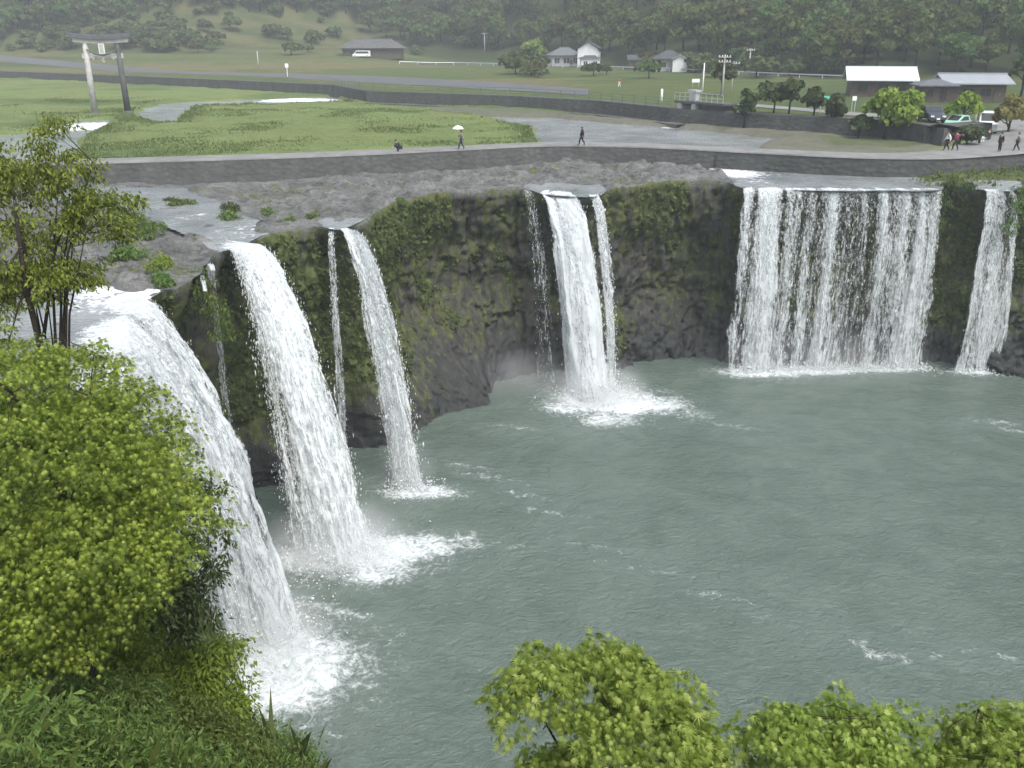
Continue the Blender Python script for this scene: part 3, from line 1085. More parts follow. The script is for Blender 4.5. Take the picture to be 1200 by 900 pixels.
e_left = rs(EMB[:4] + [EMB[4]], 60)
e_mid = rs(EMB[4:8], 60)
e_right = rs(EMB[7:], 70)
o = wall_body("embankment_wall", e_left, 2.2, 20.66, 17.5, .3, M['wall'])
tag(o, "low grey retaining wall below the far road, behind the torii gate", "retaining wall")
o = wall_body("embankment_wall", e_mid, 2.2, 20.66, 17.5, .3, M['wall'])
tag(o, "dark river embankment wall under the railing beyond the green island", "retaining wall")
o = wall_body("embankment_wall", e_right, 2.2, 20.66, 17.5, .3, M['wall'])
tag(o, "dark stone embankment wall curving below the row of park trees", "retaining wall")
# ledge along the foot of the middle wall
led = rs([(p[0] - .2, p[1] - 3.2) for p in EMB[4:8]], 60)
o = wall_body("river_ledge", led, 1.6, 18.95, 17.6, .1, M['wall2'])
tag(o, "low concrete ledge at the foot of the dark river embankment", "ledge")


# roads
def groad(name, near, far, mat, lift=.06, n=120):
    Np, Fp = resample(near, n), resample(far, n)
    rows = []
    for q in np.linspace(0, 1, 5):
        P = Np + (Fp - Np) * q
        rows.append(np.column_stack([P, G(P[:, 0], P[:, 1]) + lift]))
    P = np.stack(rows, 1)
    o = np_mesh(name, P.reshape(-1, 3), grid_faces(n, 5), mat, smooth=False)
    tag(o, kind='structure')
    return o


groad("road", [at(a, b, 20.65)[:2] for a, b in ((-60, 76.5), (0, 79), (150, 84), (250, 88), (330, 91), (430, 97), (560, 104), (690, 112))],
      [at(a, b, 20.65)[:2] for a, b in ((-60, 74.3), (0, 76.6), (150, 81.2), (250, 84.6), (330, 86), (430, 89), (560, 95), (690, 104))], M['road'])
r2 = [ghit(a, b)[:2] for a, b in ((470, 75), (540, 76), (640, 78.5), (740, 82), (840, 86), (930, 90.5), (990, 93), (1060, 95))]
r2f = [(x + 2.0, y + 6.0) for x, y in r2]
groad("road", r2, r2f, M['road'], .08)
lane = [(40.2, 103.5), (46, 100.5), (52, 99), (60, 100.5), (90, 101)]
groad("park_lane", [(29, 125), (34.5, 115), (39, 106), (47, 99.5), (60, 100), (95, 100)], [(32, 127.5), (37.5, 117.5), (42, 109.5), (49, 104), (60, 104), (95, 105)], M['path'], .07)

# ------------------------------------------------------------------ the falls
OCT_V = np.array([(1, 0, 0), (-1, 0, 0), (0, 1, 0), (0, -1, 0), (0, 0, 1), (0, 0, -1)], float)
OCT_F = np.array([(0, 2, 4), (2, 1, 4), (1, 3, 4), (3, 0, 4), (2, 0, 5), (1, 2, 5), (3, 1, 5), (0, 3, 5)])


def drops_mesh(name, P, size, stretch, mat, parent, rng):
    """many small drops, each a stretched eight-sided bead"""
    n = len(P)
    sx = size * rng.uniform(.6, 1.3, n)
    sc = np.stack([sx, size * rng.uniform(.6, 1.3, n), size * stretch], 1)
    rot = rng.uniform(0, 6.28, n)
    v = OCT_V[None] * sc[:, None] * rng.uniform(.7, 1.3, (n, 6, 1))
    c, s = np.cos(rot)[:, None], np.sin(rot)[:, None]
    vx = v[..., 0] * c - v[..., 1] * s
    vy = v[..., 0] * s + v[..., 1] * c
    V = np.stack([vx, vy, v[..., 2]], -1) + P[:, None]
    F = (OCT_F[None] + (np.arange(n) * 6)[:, None, None]).reshape(-1, 3)
    return np_mesh(name, V.reshape(-1, 3), F, mat, parent)


def polyline_u(pts, u):
    P = np.array(pts, float)
    L = np.concatenate([[0], np.cumsum(np.hypot(*(np.diff(P[:, :2], axis=0)).T))])
    s = u * L[-1]
    return np.stack([np.interp(s, L, P[:, k]) for k in range(P.shape[1])], -1), L[-1]


def waterfall(label, lip, base, lipz, dens, layers=3, ndrop=3000, dsize=.055, spread=.5, nsplash=700, splash_r=1.5, splash_h=1.2, seed=1,
              strands=None, power=1.0, tmax=1.0, grain=.95, group="waterfalls"):
    rng = np.random.default_rng(seed)
    lipP = [at(a, b, lipz) for a, b in lip]
    basP = [at(a, b, POOL) for a, b in base]
    _, wl = polyline_u(lipP, np.array([0.]))
    _, wb = polyline_u(basP, np.array([0.]))
    w = max(wl, wb)
    c = np.mean(lipP, 0)
    root = empty("waterfall", tuple(c))
    tag(root, label, "waterfall", group)

    def point(u, tau):
        u, tau = np.broadcast_arrays(u, tau)
        a, _ = polyline_u(lipP, u.ravel())
        b, _ = polyline_u(basP, u.ravel())
        a, b = a.reshape(u.shape + (3,)), b.reshape(u.shape + (3,))
        tt = np.clip(tau, -1, 2)
        xy = a[..., :2] + (b[..., :2] - a[..., :2]) * (np.sign(tt) * np.abs(tt) ** power)[..., None]
        z = lipz + .06 + (POOL - lipz) * np.where(tt > 0, tt, 0) ** 2 + np.where(tt < 0, .02, 0)
        return np.concatenate([xy, z[..., None]], -1)

    def dfun(u, tau, k):
        """how thick the water is across the fall"""
        ue = u + (fbm(tau * 9 + 3, u * 2, 0, seed + 90, 3) - .5) * .22 * min(1, 3.5 / w) * (.15 + tau)
        ew = (.07 + .06 * tau) * min(1, 4 / w)
        e = sstep(0, ew, ue) * sstep(0, ew, 1 - ue)
        d = dens * np.ones_like(u)
        if strands is not None:
            drift = u + .05 * (fbm(u * 3, tau * 1.2, 0, seed + 5, 2) - .5) * tau
            d = d + strands(drift, tau)
        else:
            d = d + (fbm(u * w * .8, tau * .8, 0, seed * 7 + k, 4) - .5) * 1.1
        d = d + (fbm(u * w * 1.5 + 9, tau * 3.5, 0, seed * 11 + k, 3) - .5) * (.3 + .5 * tau)
        d = d - (1 - e) * 1.5 + .35 * np.clip(1 - tau * 5, 0, 1)
        return d

    nrm = nor[np.argmin(np.hypot(crest[:, 0] - c[0], crest[:, 1] - c[1]))]
    nu, nv = int(np.clip(w / .11, 10, 170)), 96
    VV, FF, UV, DD, TT = [], [], [], [], []
    ofs = 0
    for k in range(layers):
        u, tau = np.meshgrid(np.linspace(0, 1, nu), np.concatenate([[-.16, -.06], np.linspace(0.0, tmax, nv - 2)]), indexing='ij')
        P = point(u, tau)
        tp = np.clip(tau, 0, 1)
        for r_i, dist in ((0, 1.5 if w > 2.5 else .12), (1, .6 if w > 2.5 else .06)):                # the water arrives over the lip from behind it
            kk = np.argmin((P[:, 2, 0][:, None] - crest[None, :, 0]) ** 2 + (P[:, 2, 1][:, None] - crest[None, :, 1]) ** 2, 1)
            P[:, r_i, :2] = P[:, 2, :2] - nor[kk] * dist
            P[:, r_i, 2] = (np.maximum(crest[kk, 2] + .10, lipz + .05) if w > 2.5 else lipz + .05) - .022 * k
            if r_i == 1 and w > 2.5:
                P[:, 2, 2] = np.maximum(P[:, 2, 2], crest[kk, 2] + .04) - .015 * k
        d2 = np.array(basP).mean(0)[:2] - np.array(lipP).mean(0)[:2]
        d2 = d2 / (np.linalg.norm(d2) + 1e-6)
        bul = (fbm(u * w * .9, tp * 5, 0, seed * 3 + k * 13, 4) - .5) * (.25 + 1.0 * tp) * spread * 1.6 + (k - (layers - 1) / 2) * spread * tp * .7
        lat = (fbm(u * w * .7 + 50, tp * 4, 0, seed * 5 + k * 17, 3) - .5) * tp * spread * 1.2
        P[..., 0] += d2[0] * bul - d2[1] * lat
        P[..., 1] += d2[1] * bul + d2[0] * lat
        VV.append(P.reshape(-1, 3))
        FF.append(grid_faces(nu, nv) + ofs)
        ofs += nu * nv
        UV.append(np.stack([u * w + k * 37.1 + seed * 13.7, tau * (lipz - POOL) + k * 11.3], -1).reshape(-1, 2))
        dd = dfun(u, tp, k) - .12 * (k > 0)
        dd[:, 0] -= 1.6
        dd[:, 1] -= .55
        DD.append(dd.reshape(-1))
        TT.append(tp.reshape(-1))
    V = np.concatenate(VV) - c
    np_mesh("water_sheet", V, np.concatenate(FF), M['sheet'], root, attrs={"grain": np.full(len(V), grain), "dens": np.concatenate(DD), "tau": np.concatenate(TT)}, uv=np.concatenate(UV))
    # drops that tear away from it
    ndrop = int(ndrop * 1.5)
    n = ndrop * 3
    u = rng.uniform(-.02, 1.02, n)
    tau = rng.uniform(0.05, tmax, n) ** .8
    uc = np.clip(u, 0, 1)
    p = np.clip(dfun(uc, tau, 0) * .6 + .55, .02, 1) * (.25 + .75 * tau)
    sel = rng.uniform(0, 1, n) < p
    u, tau = uc[sel][:ndrop], tau[sel][:ndrop]
    P = point(u, tau)
    cl = rng.normal(0, 1, P.shape)
    P = P + cl * np.stack([spread * (.08 + .42 * tau)] * 2 + [.10 + .2 * tau], -1)
    P[:, 2] = np.clip(P[:, 2], POOL + .05, lipz + .25)
    sz = dsize * .24 * rng.lognormal(0, .45, len(P)) * (.7 + .7 * tau)
    dm = drops_mesh("drops", P - c, sz, rng.uniform(1.3, 6.5, len(P)) * (1.25 - .6 * tau), M['drop'], root, rng)
    tag(dm, kind='stuff')
    if nsplash:
        nsplash = int(nsplash * .9)
        u = rng.uniform(0, 1, nsplash)
        P, _ = polyline_u(basP, u)
        th = rng.uniform(0, 6.28, nsplash)
        rr = np.abs(rng.normal(0, splash_r * .55, nsplash))
        P[:, 0] += rr * np.cos(th) + d2[0] * splash_r * .35
        P[:, 1] += rr * np.sin(th) + d2[1] * splash_r * .35
        P[:, 2] = POOL + .08 + np.abs(rng.normal(0, splash_h * .5, nsplash)) * np.exp(-(rr / splash_r) ** 2)
        dm = drops_mesh("splash", P - c, dsize * .6 * rng.lognormal(0, .5, nsplash), rng.uniform(.6, 1.3, nsplash), M['drop'], root, rng)
        tag(dm, kind='stuff')
    return root


def gaus(u, c, w):
    return np.exp(-((u - c) / w) ** 2)


# 1: nearest, left
def st1(u, t):
    return (fbm(u * 9, t * 1.6, 0, 195, 4) - .5) * 1.5 - .45 * gaus(u, .30, .05) * (1 - t) - .35 * gaus(u, .72, .05) * (1 - t) + .15 * t


waterfall("broad white waterfall nearest the camera, tumbling behind the leafy maple",
          [(118, 470), (126, 430), (134, 395), (148, 365), (166, 347)], [(262, 785), (285, 772), (305, 760), (322, 752), (334, 742)], 18.0, .86, 4, 11000, .05, .85, 1800, 2.3, 1.5, 11, strands=st1)
# 2
def st2(u, t):
    return (fbm(u * 7, t * 1.2, 0, 205, 4) - .5) * 1.2 - .55 * gaus(u, .10, .10) - .35 * gaus(u, .25, .06)


waterfall("tall white waterfall fanning out, second from the left",
          [(268, 294), (276, 288), (288, 285), (304, 287)], [(342, 655), (372, 658), (402, 655), (434, 638)], 17.95, .98, 4, 7500, .055, .7, 1500, 2.4, 1.4, 12, strands=st2)
waterfall("slender broken waterfall ending in a small white splash, left of the mossy cliff",
          [(398, 270), (406, 268), (418, 272)], [(458, 570), (478, 575), (500, 572)], 17.75, .72, 3, 3800, .055, .5, 600, 1.4, .7, 13)
waterfall("thin ribbon of water just left of the slender waterfall",
          [(385, 268), (392, 268)], [(398, 545), (410, 548)], 17.75, .45, 2, 500, .045, .3, 60, .6, .4, 14)
waterfall("thin trickle over the mossy corner, nearest the broad waterfall",
          [(238, 342), (244, 343)], [(258, 560), (268, 565)], 17.8, .12, 2, 260, .045, .2, 0, 1, 1, 15, power=.45)
waterfall("thin trickle between two mossy strips, left of the tall fanning waterfall",
          [(247, 318), (253, 318)], [(272, 585), (284, 590)], 18.0, .45, 2, 320, .045, .2, 0, 1, 1, 16, power=.45)


def st4(u, t):
    return (fbm(u * 6, t * 1.0, 0, 225, 4) - .5) * .8 - .95 * gaus(u, .30, .05) * sstep(.45, .1, t)


waterfall("dense white waterfall alone in the middle of the cliff, over the largest foam patch",
          [(632, 227), (640, 226), (655, 227), (672, 229)], [(666, 462), (680, 466), (696, 466), (711, 458)], 17.45, 1.15, 4, 3000, .06, .55, 1700, 2.8, 1.6, 17, strands=st4, grain=.7)
waterfall("narrow strand of water just right of the dense middle waterfall",
          [(688, 229), (700, 229)], [(712, 455), (724, 455)], 17.45, .62, 2, 1200, .06, .35, 120, .8, .5, 18)
waterfall("faint veil of water just left of the dense middle waterfall",
          [(612, 224), (620, 224)], [(630, 448), (652, 450)], 17.55, .12, 2, 200, .05, .35, 0, 1, 1, 19)


def st5(u, t):
    s = -.30 + (fbm(u * 26, t * .7, 0, 235, 4) - .5) * 1.3
    for c, w_, a in ((.03, .018, .8), (.10, .03, .5), (.18, .045, .65), (.25, .02, .6), (.29, .018, .55), (.36, .02, .35), (.45, .016, .55), (.52, .018, .35), (.60, .014, .5), (.70, .016, .65), (.80, .03, .6), (.90, .045, .75), (.96, .02, .4)):
        s = s + .62 * a * gaus(u, c, w_)
    s = s - .5 * gaus(u, .215, .014) - .4 * gaus(u, .645, .03)
    return s


waterfall("widest waterfall, a curtain of separate white strands, right of the middle",
          [(868, 222), (900, 222), (960, 222), (1030, 223), (1104, 223)], [(852, 437), (890, 436), (950, 434), (1010, 433), (1082, 431)], 17.45, .62, 3, 1800, .06, .4, 2200, 1.0, .8, 20, strands=st5, power=.7, grain=.75)


def st6(u, t):
    return -.3 + (fbm(u * 9, t * .8, 0, 245, 4) - .5) * 1.4 + .6 * gaus(u, .12, .1) + .4 * gaus(u, .9, .07)


waterfall("small separate waterfall at the far right of the cliff",
          [(1153, 224), (1168, 224), (1186, 225)], [(1120, 437), (1145, 437), (1172, 436)], 17.5, .70, 3, 500, .06, .35, 600, .9, .6, 21, strands=st6, power=.7, grain=.75)

# drifting spray at the feet of the falls
def mist(px, py, z, r, label, mt='mist'):
    c = at(px, py, POOL)
    bm = bmesh.new()
    bmesh.ops.create_icosphere(bm, subdivisions=3, radius=1.0)
    me = bpy.data.meshes.new("mist")
    bm.to_mesh(me)
    bm.free()
    me.materials.append(M[mt])
    o = link(bpy.data.objects.new("mist", me))
    o.location = (c[0], c[1], POOL + z)
    o.scale = r
    tag(o, label, "mist", kind='stuff')


mist(305, 760, .3, (4.2, 3.8, 3.6), "white spray drifting at the foot of the nearest waterfall")
mist(395, 648, .3, (5.2, 4.4, 3.2), "white spray drifting at the foot of the tall fanning waterfall")
mist(478, 572, .6, (2.6, 2.6, 4.0), "thin spray around the foot of the slender waterfall", 'faint_mist')
mist(700, 468, .4, (5.0, 3.6, 3.4), "white spray drifting at the foot of the dense middle waterfall")
mist(960, 436, .4, (13, 3.2, 4.5), "pale spray along the foot of the widest waterfall", 'faint_mist')
mist(610, 455, .5, (12, 4.0, 3.6), "faint spray under the mossy cliff in the middle", 'faint_mist')

# ------------------------------------------------------------------ haze over the valley
bm = bmesh.new()
bmesh.ops.create_cube(bm, size=1.0)
me = bpy.data.meshes.new("haze")
bm.to_mesh(me)
bm.free()
hm = NT("valley_haze")
hv = hm.n("VolumePrincipled")
hv.inputs["Color"].default_value = (.90, .95, 1.0, 1)
hv.inputs["Density"].default_value = .00045
hm.l(hv.outputs[0], hm.out.inputs["Volume"])
me.materials.append(hm.m)
HZ = link(bpy.data.objects.new("haze", me))
HZ.scale = (1720, 1010, 292)
HZ.location = (0, 425, -2 + 146)
tag(HZ, "pale haze over the river valley", "haze", kind='stuff')

# ------------------------------------------------------------------ leaves
def star_leaf(lobes=7):
    pts = [(0, -.12)]
    for k in range(lobes):
        a = R(-105 + 210 * k / (lobes - 1))
        L = (.55, .84, 1.0, 1.08, 1.0, .84, .55)[k]
        pts.append((math.sin(a) * L * .62, .18 + math.cos(a) * L * .62))
        if k < lobes - 1:
            b = R(-105 + 210 * (k + .5) / (lobes - 1))
            pts.append((math.sin(b) * .13, .14 + math.cos(b) * .13))
    pts = [(-x, y) for x, y in pts]
    z = [-.18 * (x * x + y * y) for x, y in pts]
    return np.array([(x, y, q) for (x, y), q in zip(pts, z)])


STAR = star_leaf()
OVAL = np.array([(0, 0, 0), (-.22, .4, .05), (0, 1, -.08), (.22, .4, .05)], float)
BLADE = np.array([(-.05, 0, 0), (.05, 0, 0), (.035, .6, .06), (0, 1.0, -.12), (-.035, .6, .06)], float)
TUFT = np.array([(-.5, -.35, 0), (.45, -.5, .1), (.55, .4, -.05), (-.05, .62, .12), (-.6, .25, 0)], float)


def leaves_mesh(name, P, D, N, size, tmpl, mat, parent=None, link_it=True):
    """one leaf per row: P base, D the way it points, N the way its face looks"""
    D = D / (np.linalg.norm(D, axis=1)[:, None] + 1e-9)
    X_ = np.cross(D, N)
    X_ = X_ / (np.linalg.norm(X_, axis=1)[:, None] + 1e-9)
    N2 = np.cross(X_, D)
    k = len(tmpl)
    V = P[:, None] + size[:, None, None] * (tmpl[None, :, 0, None] * X_[:, None] + tmpl[None, :, 1, None] * D[:, None] + tmpl[None, :, 2, None] * N2[:, None])
    F = np.arange(len(P) * k).reshape(-1, k)
    return np_mesh(name, V.reshape(-1, 3), F, mat, parent, smooth=False, link_it=link_it)


def unit(rng, n):
    v = rng.normal(0, 1, (n, 3))
    return v / np.linalg.norm(v, axis=1)[:, None]


def spray_crown(rng, lobes, nspray, nleaf, rad, size, droop=.35, flat=.28, low=-.5):
    """flat leafy sprays spread over the outside of a few lobes; returns leaves and the spray centres"""
    C, W = [], np.array([l[1][0] * l[1][1] for l in lobes])
    W = W / W.sum()
    for (c, r), w in zip(lobes, W):
        n = max(3, int(nspray * w))
        d = unit(rng, n * 4)
        d = d[d[:, 2] > low][:n]
        q = rng.uniform(.35, 1.0, len(d)) ** .45
        nz = .75 + .5 * fbm(d[:, 0] * 2 + c[0], d[:, 1] * 2 + c[1], d[:, 2] * 2, 300, 2)
        C.append(np.array(c) + d * np.array(r) * (q * nz)[:, None])
    C = np.concatenate(C)
    n = len(C)
    m = np.repeat(np.arange(n), nleaf)
    th = rng.uniform(0, 6.283, n)
    tilt = rng.normal(0, .22, (n, 2))
    a = rng.uniform(0, 6.283, len(m))
    rr = np.sqrt(rng.uniform(0, 1, len(m))) * rad * rng.uniform(.7, 1.2, n)[m]
    el = rng.uniform(.45, .8, n)[m]
    lx, ly = rr * np.cos(a), rr * np.sin(a) * el
    x = lx * np.cos(th[m]) - ly * np.sin(th[m])
    y = lx * np.sin(th[m]) + ly * np.cos(th[m])
    z = tilt[m, 0] * x + tilt[m, 1] * y - droop * (rr / rad) ** 2 * rad + rng.normal(0, flat * rad * .35, len(m))
    P = C[m] + np.stack([x, y, z], 1)
    out = np.stack([x, y, -.55 * rad - .35 * rr], 1)
    D = out + rng.normal(0, .45 * rad, out.shape)
    N = np.stack([tilt[m, 0] * -1, tilt[m, 1] * -1, np.ones(len(m))], 1) + rng.normal(0, .38, (len(m), 3))
    S_ = size * rng.lognormal(0, .22, len(m))
    return P, D, N, S_, C


def limbs(mb, base, top, C, rng, r0, nl=7, twigs=90):
    """trunk, limbs that reach into the crown, twigs out to the sprays"""
    base, top = np.array(base, float), np.array(top, float)
    pts = [base + (top - base) * t + np.array([math.sin(t * 5) * .08, math.cos(t * 4) * .08 - .08, 0]) * (1 if 0 < t < 1 else 0) for t in np.linspace(0, 1, 8)]
    mb.tube(pts, list(np.linspace(r0, r0 * .45, 8)), 9)
    ends = []
    idx = rng.choice(len(C), min(nl, len(C)), replace=False)
    for k in idx:
        s = base + (top - base) * rng.uniform(.45, .95)
        e = C[k]
        mid = (s + e) / 2 + np.array([0, 0, .12 * np.linalg.norm(e - s)]) + rng.normal(0, .08, 3)
        P = [s, s * .6 + mid * .4, mid, mid * .45 + e * .55, e]
        mb.tube(P, [r0 * .42, r0 * .34, r0 * .24, r0 * .16, r0 * .07], 6)
        ends += [mid, mid * .45 + e * .55, e]
    ends = np.array(ends + [top])
    for k in rng.choice(len(C), min(twigs, len(C)), replace=False):
        j = np.argmin(np.linalg.norm(ends - C[k], axis=1))
        m_ = (ends[j] + C[k]) / 2 + rng.normal(0, .06, 3)
        mb.tube([ends[j], m_, C[k]], [r0 * .10, r0 * .07, r0 * .03], 4, cap=False)


def near_tree(name, label, cat, base, top, lobes, nspray, nleaf, rad, size, mat, bark, seed, tmpl=STAR, r0=.09, nl=8, twigs=110, group=None, **kw):
    rng = np.random.default_rng(seed)
    root = empty(name, base)
    tag(root, label, cat, group)
    b = np.array(base)
    P, D, N, S_, C = spray_crown(rng, lobes, nspray, nleaf, rad, size, **kw)
    leaves_mesh("crown", P - b, D, N, S_, tmpl, mat, root)
    mb = MB()
    limbs(mb, (0, 0, -.2), np.array(top) - b, C - b, rng, r0, nl, twigs)
    mb.build("trunk", bark, root, smooth=True)
    return root


def bpt(x, y, dz=0.0):
    return (x, y, float(BZ(np.array([x]), np.array([y]))[0]) + dz)


def lobe(px, py, depth, rx, rz, ry=None):
    return (atd(px, py, depth), (rx, ry or rx, rz))


near_tree("maple_tree", "large fresh green maple filling the lower left, in front of the nearest waterfall", "tree",
          bpt(-6.6, 11.2), (-6.4, 11.5, 23.2),
          [lobe(62, 455, 13.2, 1.15, .85), lobe(128, 520, 13.0, 1.05, .85), lobe(40, 560, 12.4, 1.6, 1.2), lobe(160, 590, 12.6, .95, .95), lobe(-60, 500, 12.8, 1.7, 1.5),
           lobe(95, 640, 12.2, 1.25, .75), lobe(60, 705, 12.2, 1.0, .45), lobe(150, 665, 12.8, .8, .5), lobe(20, 745, 12.0, .9, .4), lobe(110, 730, 12.6, .8, .35), lobe(-80, 650, 12.2, 1.4, 1.2), lobe(215, 610, 13.2, .55, .6), lobe(10, 660, 11.8, 1.2, .8), lobe(178, 560, 13.4, .7, .7)],
          700, 84, .44, .090, M['maple'], M['bark2'], 31, r0=.10, nl=16, twigs=160)
near_tree("maple_tree", "yellow green maple crown at the bottom edge with a drooping branch on its left", "tree",
          bpt(1.1, 6.6), (1.0, 6.9, 21.8),
          [lobe(640, 790, 9.0, .42, .28), lobe(608, 818, 9.0, .26, .20), lobe(700, 805, 9.0, .62, .38), lobe(765, 830, 9.0, .55, .42), lobe(745, 890, 8.8, .85, .5), lobe(805, 885, 8.9, .42, .3), lobe(660, 925, 8.8, .55, .25), lobe(690, 1000, 8.6, 1.0, .7)],
          330, 58, .28, .100, M['maple2'], M['bark2'], 32, r0=.07, nl=10, twigs=70)
near_tree("maple_tree", "wide low maple crown at the bottom edge, between two other maples", "tree",
          bpt(3.3, 6.6), (3.2, 6.9, 21.4),
          [lobe(925, 865, 9.0, .5, .32), lobe(985, 868, 9.0, .55, .36), lobe(1050, 875, 9.0, .42, .30), lobe(975, 930, 8.8, 1.0, .45), lobe(1000, 1010, 8.8, 1.0, .6)],
          240, 58, .28, .100, M['maple2'], M['bark2'], 33, r0=.07, nl=8, twigs=60)
near_tree("maple_tree", "maple crown in the bottom right corner, cut off by the edge", "tree",
          bpt(5.6, 6.5), (5.5, 6.9, 21.5),
          [lobe(1155, 880, 9.0, .4, .28), lobe(1205, 868, 9.0, .5, .34), lobe(1120, 912, 8.9, .4, .22), lobe(1190, 930, 8.8, .9, .5), lobe(1210, 1000, 8.8, 1.0, .6)],
          210, 58, .28, .100, M['maple2'], M['bark2'], 34, r0=.07, nl=8, twigs=60)
near_tree("broadleaf_tree", "thin open crowned tree in the upper left corner, its dark trunk rising behind the maple", "tree",
          bpt(-10.0, 18.6), (-10.6, 19.2, 25.3),
          [lobe(45, 235, 20, 1.2, .95), lobe(30, 330, 20, 1.0, .6), lobe(70, 200, 20, .8, .7), lobe(110, 262, 20, .8, .55), lobe(58, 165, 20, .55, .75), lobe(10, 300, 20, 1.2, .8), lobe(-40, 200, 20, 1.3, 1.2), lobe(128, 240, 20, .7, .28), lobe(70, 320, 20, .9, .4), lobe(0, 390, 19.5, .45, .8)],
          380, 60, .36, .10, M['leaf_thin'], M['bark2'], 35, tmpl=OVAL, r0=.10, nl=14, twigs=110, flat=.5, low=-.9)
near_tree("broadleaf_tree", "dark glossy leaved small tree between the maple and the nearest waterfall", "tree",
          bpt(-5.9, 13.9), (-5.85, 14.0, 20.6),
          [lobe(205, 590, 15.6, .75, .6), lobe(222, 660, 15.6, .7, .65), lobe(190, 700, 15.4, .8, .5), lobe(248, 640, 15.6, .38, .5), lobe(240, 575, 15.6, .35, .3), lobe(225, 725, 15.6, .5, .35)],
          130, 42, .30, .10, M['leaf_dark'], M['bark2'], 36, tmpl=OVAL, r0=.06, nl=9, twigs=80, flat=.7, low=-.9)

# undergrowth on the slope
rng = np.random.default_rng(41)


def blades(name, pts, per, length, mat, parent=None, width=1.0, up=.9, tmpl=BLADE, rad=.25, seed=1, origin=(0, 0, 0)):
    rng = np.random.default_rng(seed)
    m = np.repeat(np.arange(len(pts)), per)
    base = pts[m] + np.concatenate([rng.normal(0, rad, (len(m), 2)), rng.uniform(0, .25, (len(m), 1))], 1)
    D = rng.normal(0, .6, (len(m), 3))
    D[:, 2] = np.abs(D[:, 2]) * .7 + up
    N = rng.normal(0, .6, D.shape)
    N[:, 2] += .5
    t = tmpl.copy()
    t[:, 0] *= width
    return leaves_mesh(name, base - np.array(origin), D, N, length * rng.lognormal(0, .35, len(m)), t, mat, parent)


n = 40000
ux, uy = rng.uniform(-17, 3.0, n), rng.uniform(5, 31, n)
_z = BZ(ux, uy)
_dep = uy * cp + (CAM_H - _z) * sp_
_sx = 600 + FOC * ux / _dep
_sy = 450 - FOC * (uy * sp_ - (CAM_H - _z) * cp) / _dep
keep = (_sx > -60) & (_sx < 360) & (_sy < 1060) & (_z > POOL + 2.0) & ((ux < -2.6) | (uy < 9))
ux, uy = ux[keep], uy[keep]
hgt = fbm(ux * .55, uy * .55, 0, 401, 3)
uz = BZ(ux, uy) - .1
# mounds of leaves: stems with leaves at several heights
lv = []
for q in (0.05, .3, .55, .8, 1.05):
    h_ = q * (.3 + 1.6 * np.clip(hgt - .3, 0, 1))
    lv.append(np.stack([ux + rng.normal(0, .15, len(ux)), uy + rng.normal(0, .15, len(ux)), uz + h_], 1))
lv = np.concatenate(lv)
u1 = blades("undergrowth", lv, 4, .085, M['under'], None, .8, .15, OVAL, .18, 42)
tag(u1, "dense leafy undergrowth covering the steep slope at the lower left", "undergrowth", kind='stuff')
gp = np.stack([ux, uy, uz], 1)[hgt > .5]
u2 = blades("grass_blades", gp, 4, .34, M['under'], None, .28, .8, BLADE, .25, 43)
tag(u2, "long arching grass blades among the undergrowth at the lower left", "grass", kind='stuff')


def shrub(name, label, base, lobes, nspray, nleaf, rad, size, mat, seed, tmpl=OVAL, group=None, cat="shrub", **kw):
    rng = np.random.default_rng(seed)
    root = empty(name, base)
    tag(root, label, cat, group)
    b = np.array(base)
    P, D, N, S_, C = spray_crown(rng, lobes, nspray, nleaf, rad, size, flat=.8, low=-.3, **kw)
    leaves_mesh("foliage", P - b, D, N, S_, tmpl, mat, root)
    mb = MB()
    for k in rng.choice(len(C), min(26, len(C)), replace=False):
        e = C[k] - b
        mb.tube([(0, 0, -.1), e * .5 + np.array([0, 0, .15]) + rng.normal(0, .05, 3), e], [.022, .015, .005], 4, cap=False)
    mb.build("stems", M['bark'], root)
    return root


shrub("shrub", "feathery mid green shrub below the maple, crest of the leafy slope", bpt(-7.4, 15.2), [lobe(150, 765, 16.5, 1.2, .75), lobe(90, 770, 16, 1.1, .7), lobe(205, 785, 16.5, .8, .6)], 260, 60, .35, .085, M['bright'], 51, OVAL)
shrub("shrub", "pale green shrub with arching sprigs reaching over the foam of the nearest waterfall", bpt(-5.0, 14.6), [lobe(235, 790, 16.2, .6, .5), lobe(262, 765, 16.2, .42, .25), lobe(250, 830, 16, .7, .5)], 130, 40, .32, .09, M['bright'], 52)
shrub("shrub", "dense dark shrub at the bottom left edge of the slope", bpt(-6.0, 10.6), [lobe(60, 860, 13, 1.0, .7), lobe(130, 850, 13.5, .9, .6)], 190, 54, .35, .085, M['under'], 53)
shrub("shrub", "low green shrub at the bottom of the slope beside the tall grass stalks", bpt(-4.6, 12.6), [lobe(215, 870, 14.5, .8, .55), lobe(265, 885, 14.5, .55, .4)], 150, 54, .33, .085, M['under'], 54)
g = empty("tall_grass", bpt(-4.4, 13.9))
tag(g, "tall pale grass stalks standing against the water at the bottom of the slope", "grass")
st = np.array([bpt(x, y) for x, y in zip(rng.uniform(-4.9, -3.9, 46), rng.uniform(13.4, 14.6, 46))])
blades("blades", st, 2, .75, M['grass'], g, .16, 2.6, BLADE, .10, 55, origin=g.location)

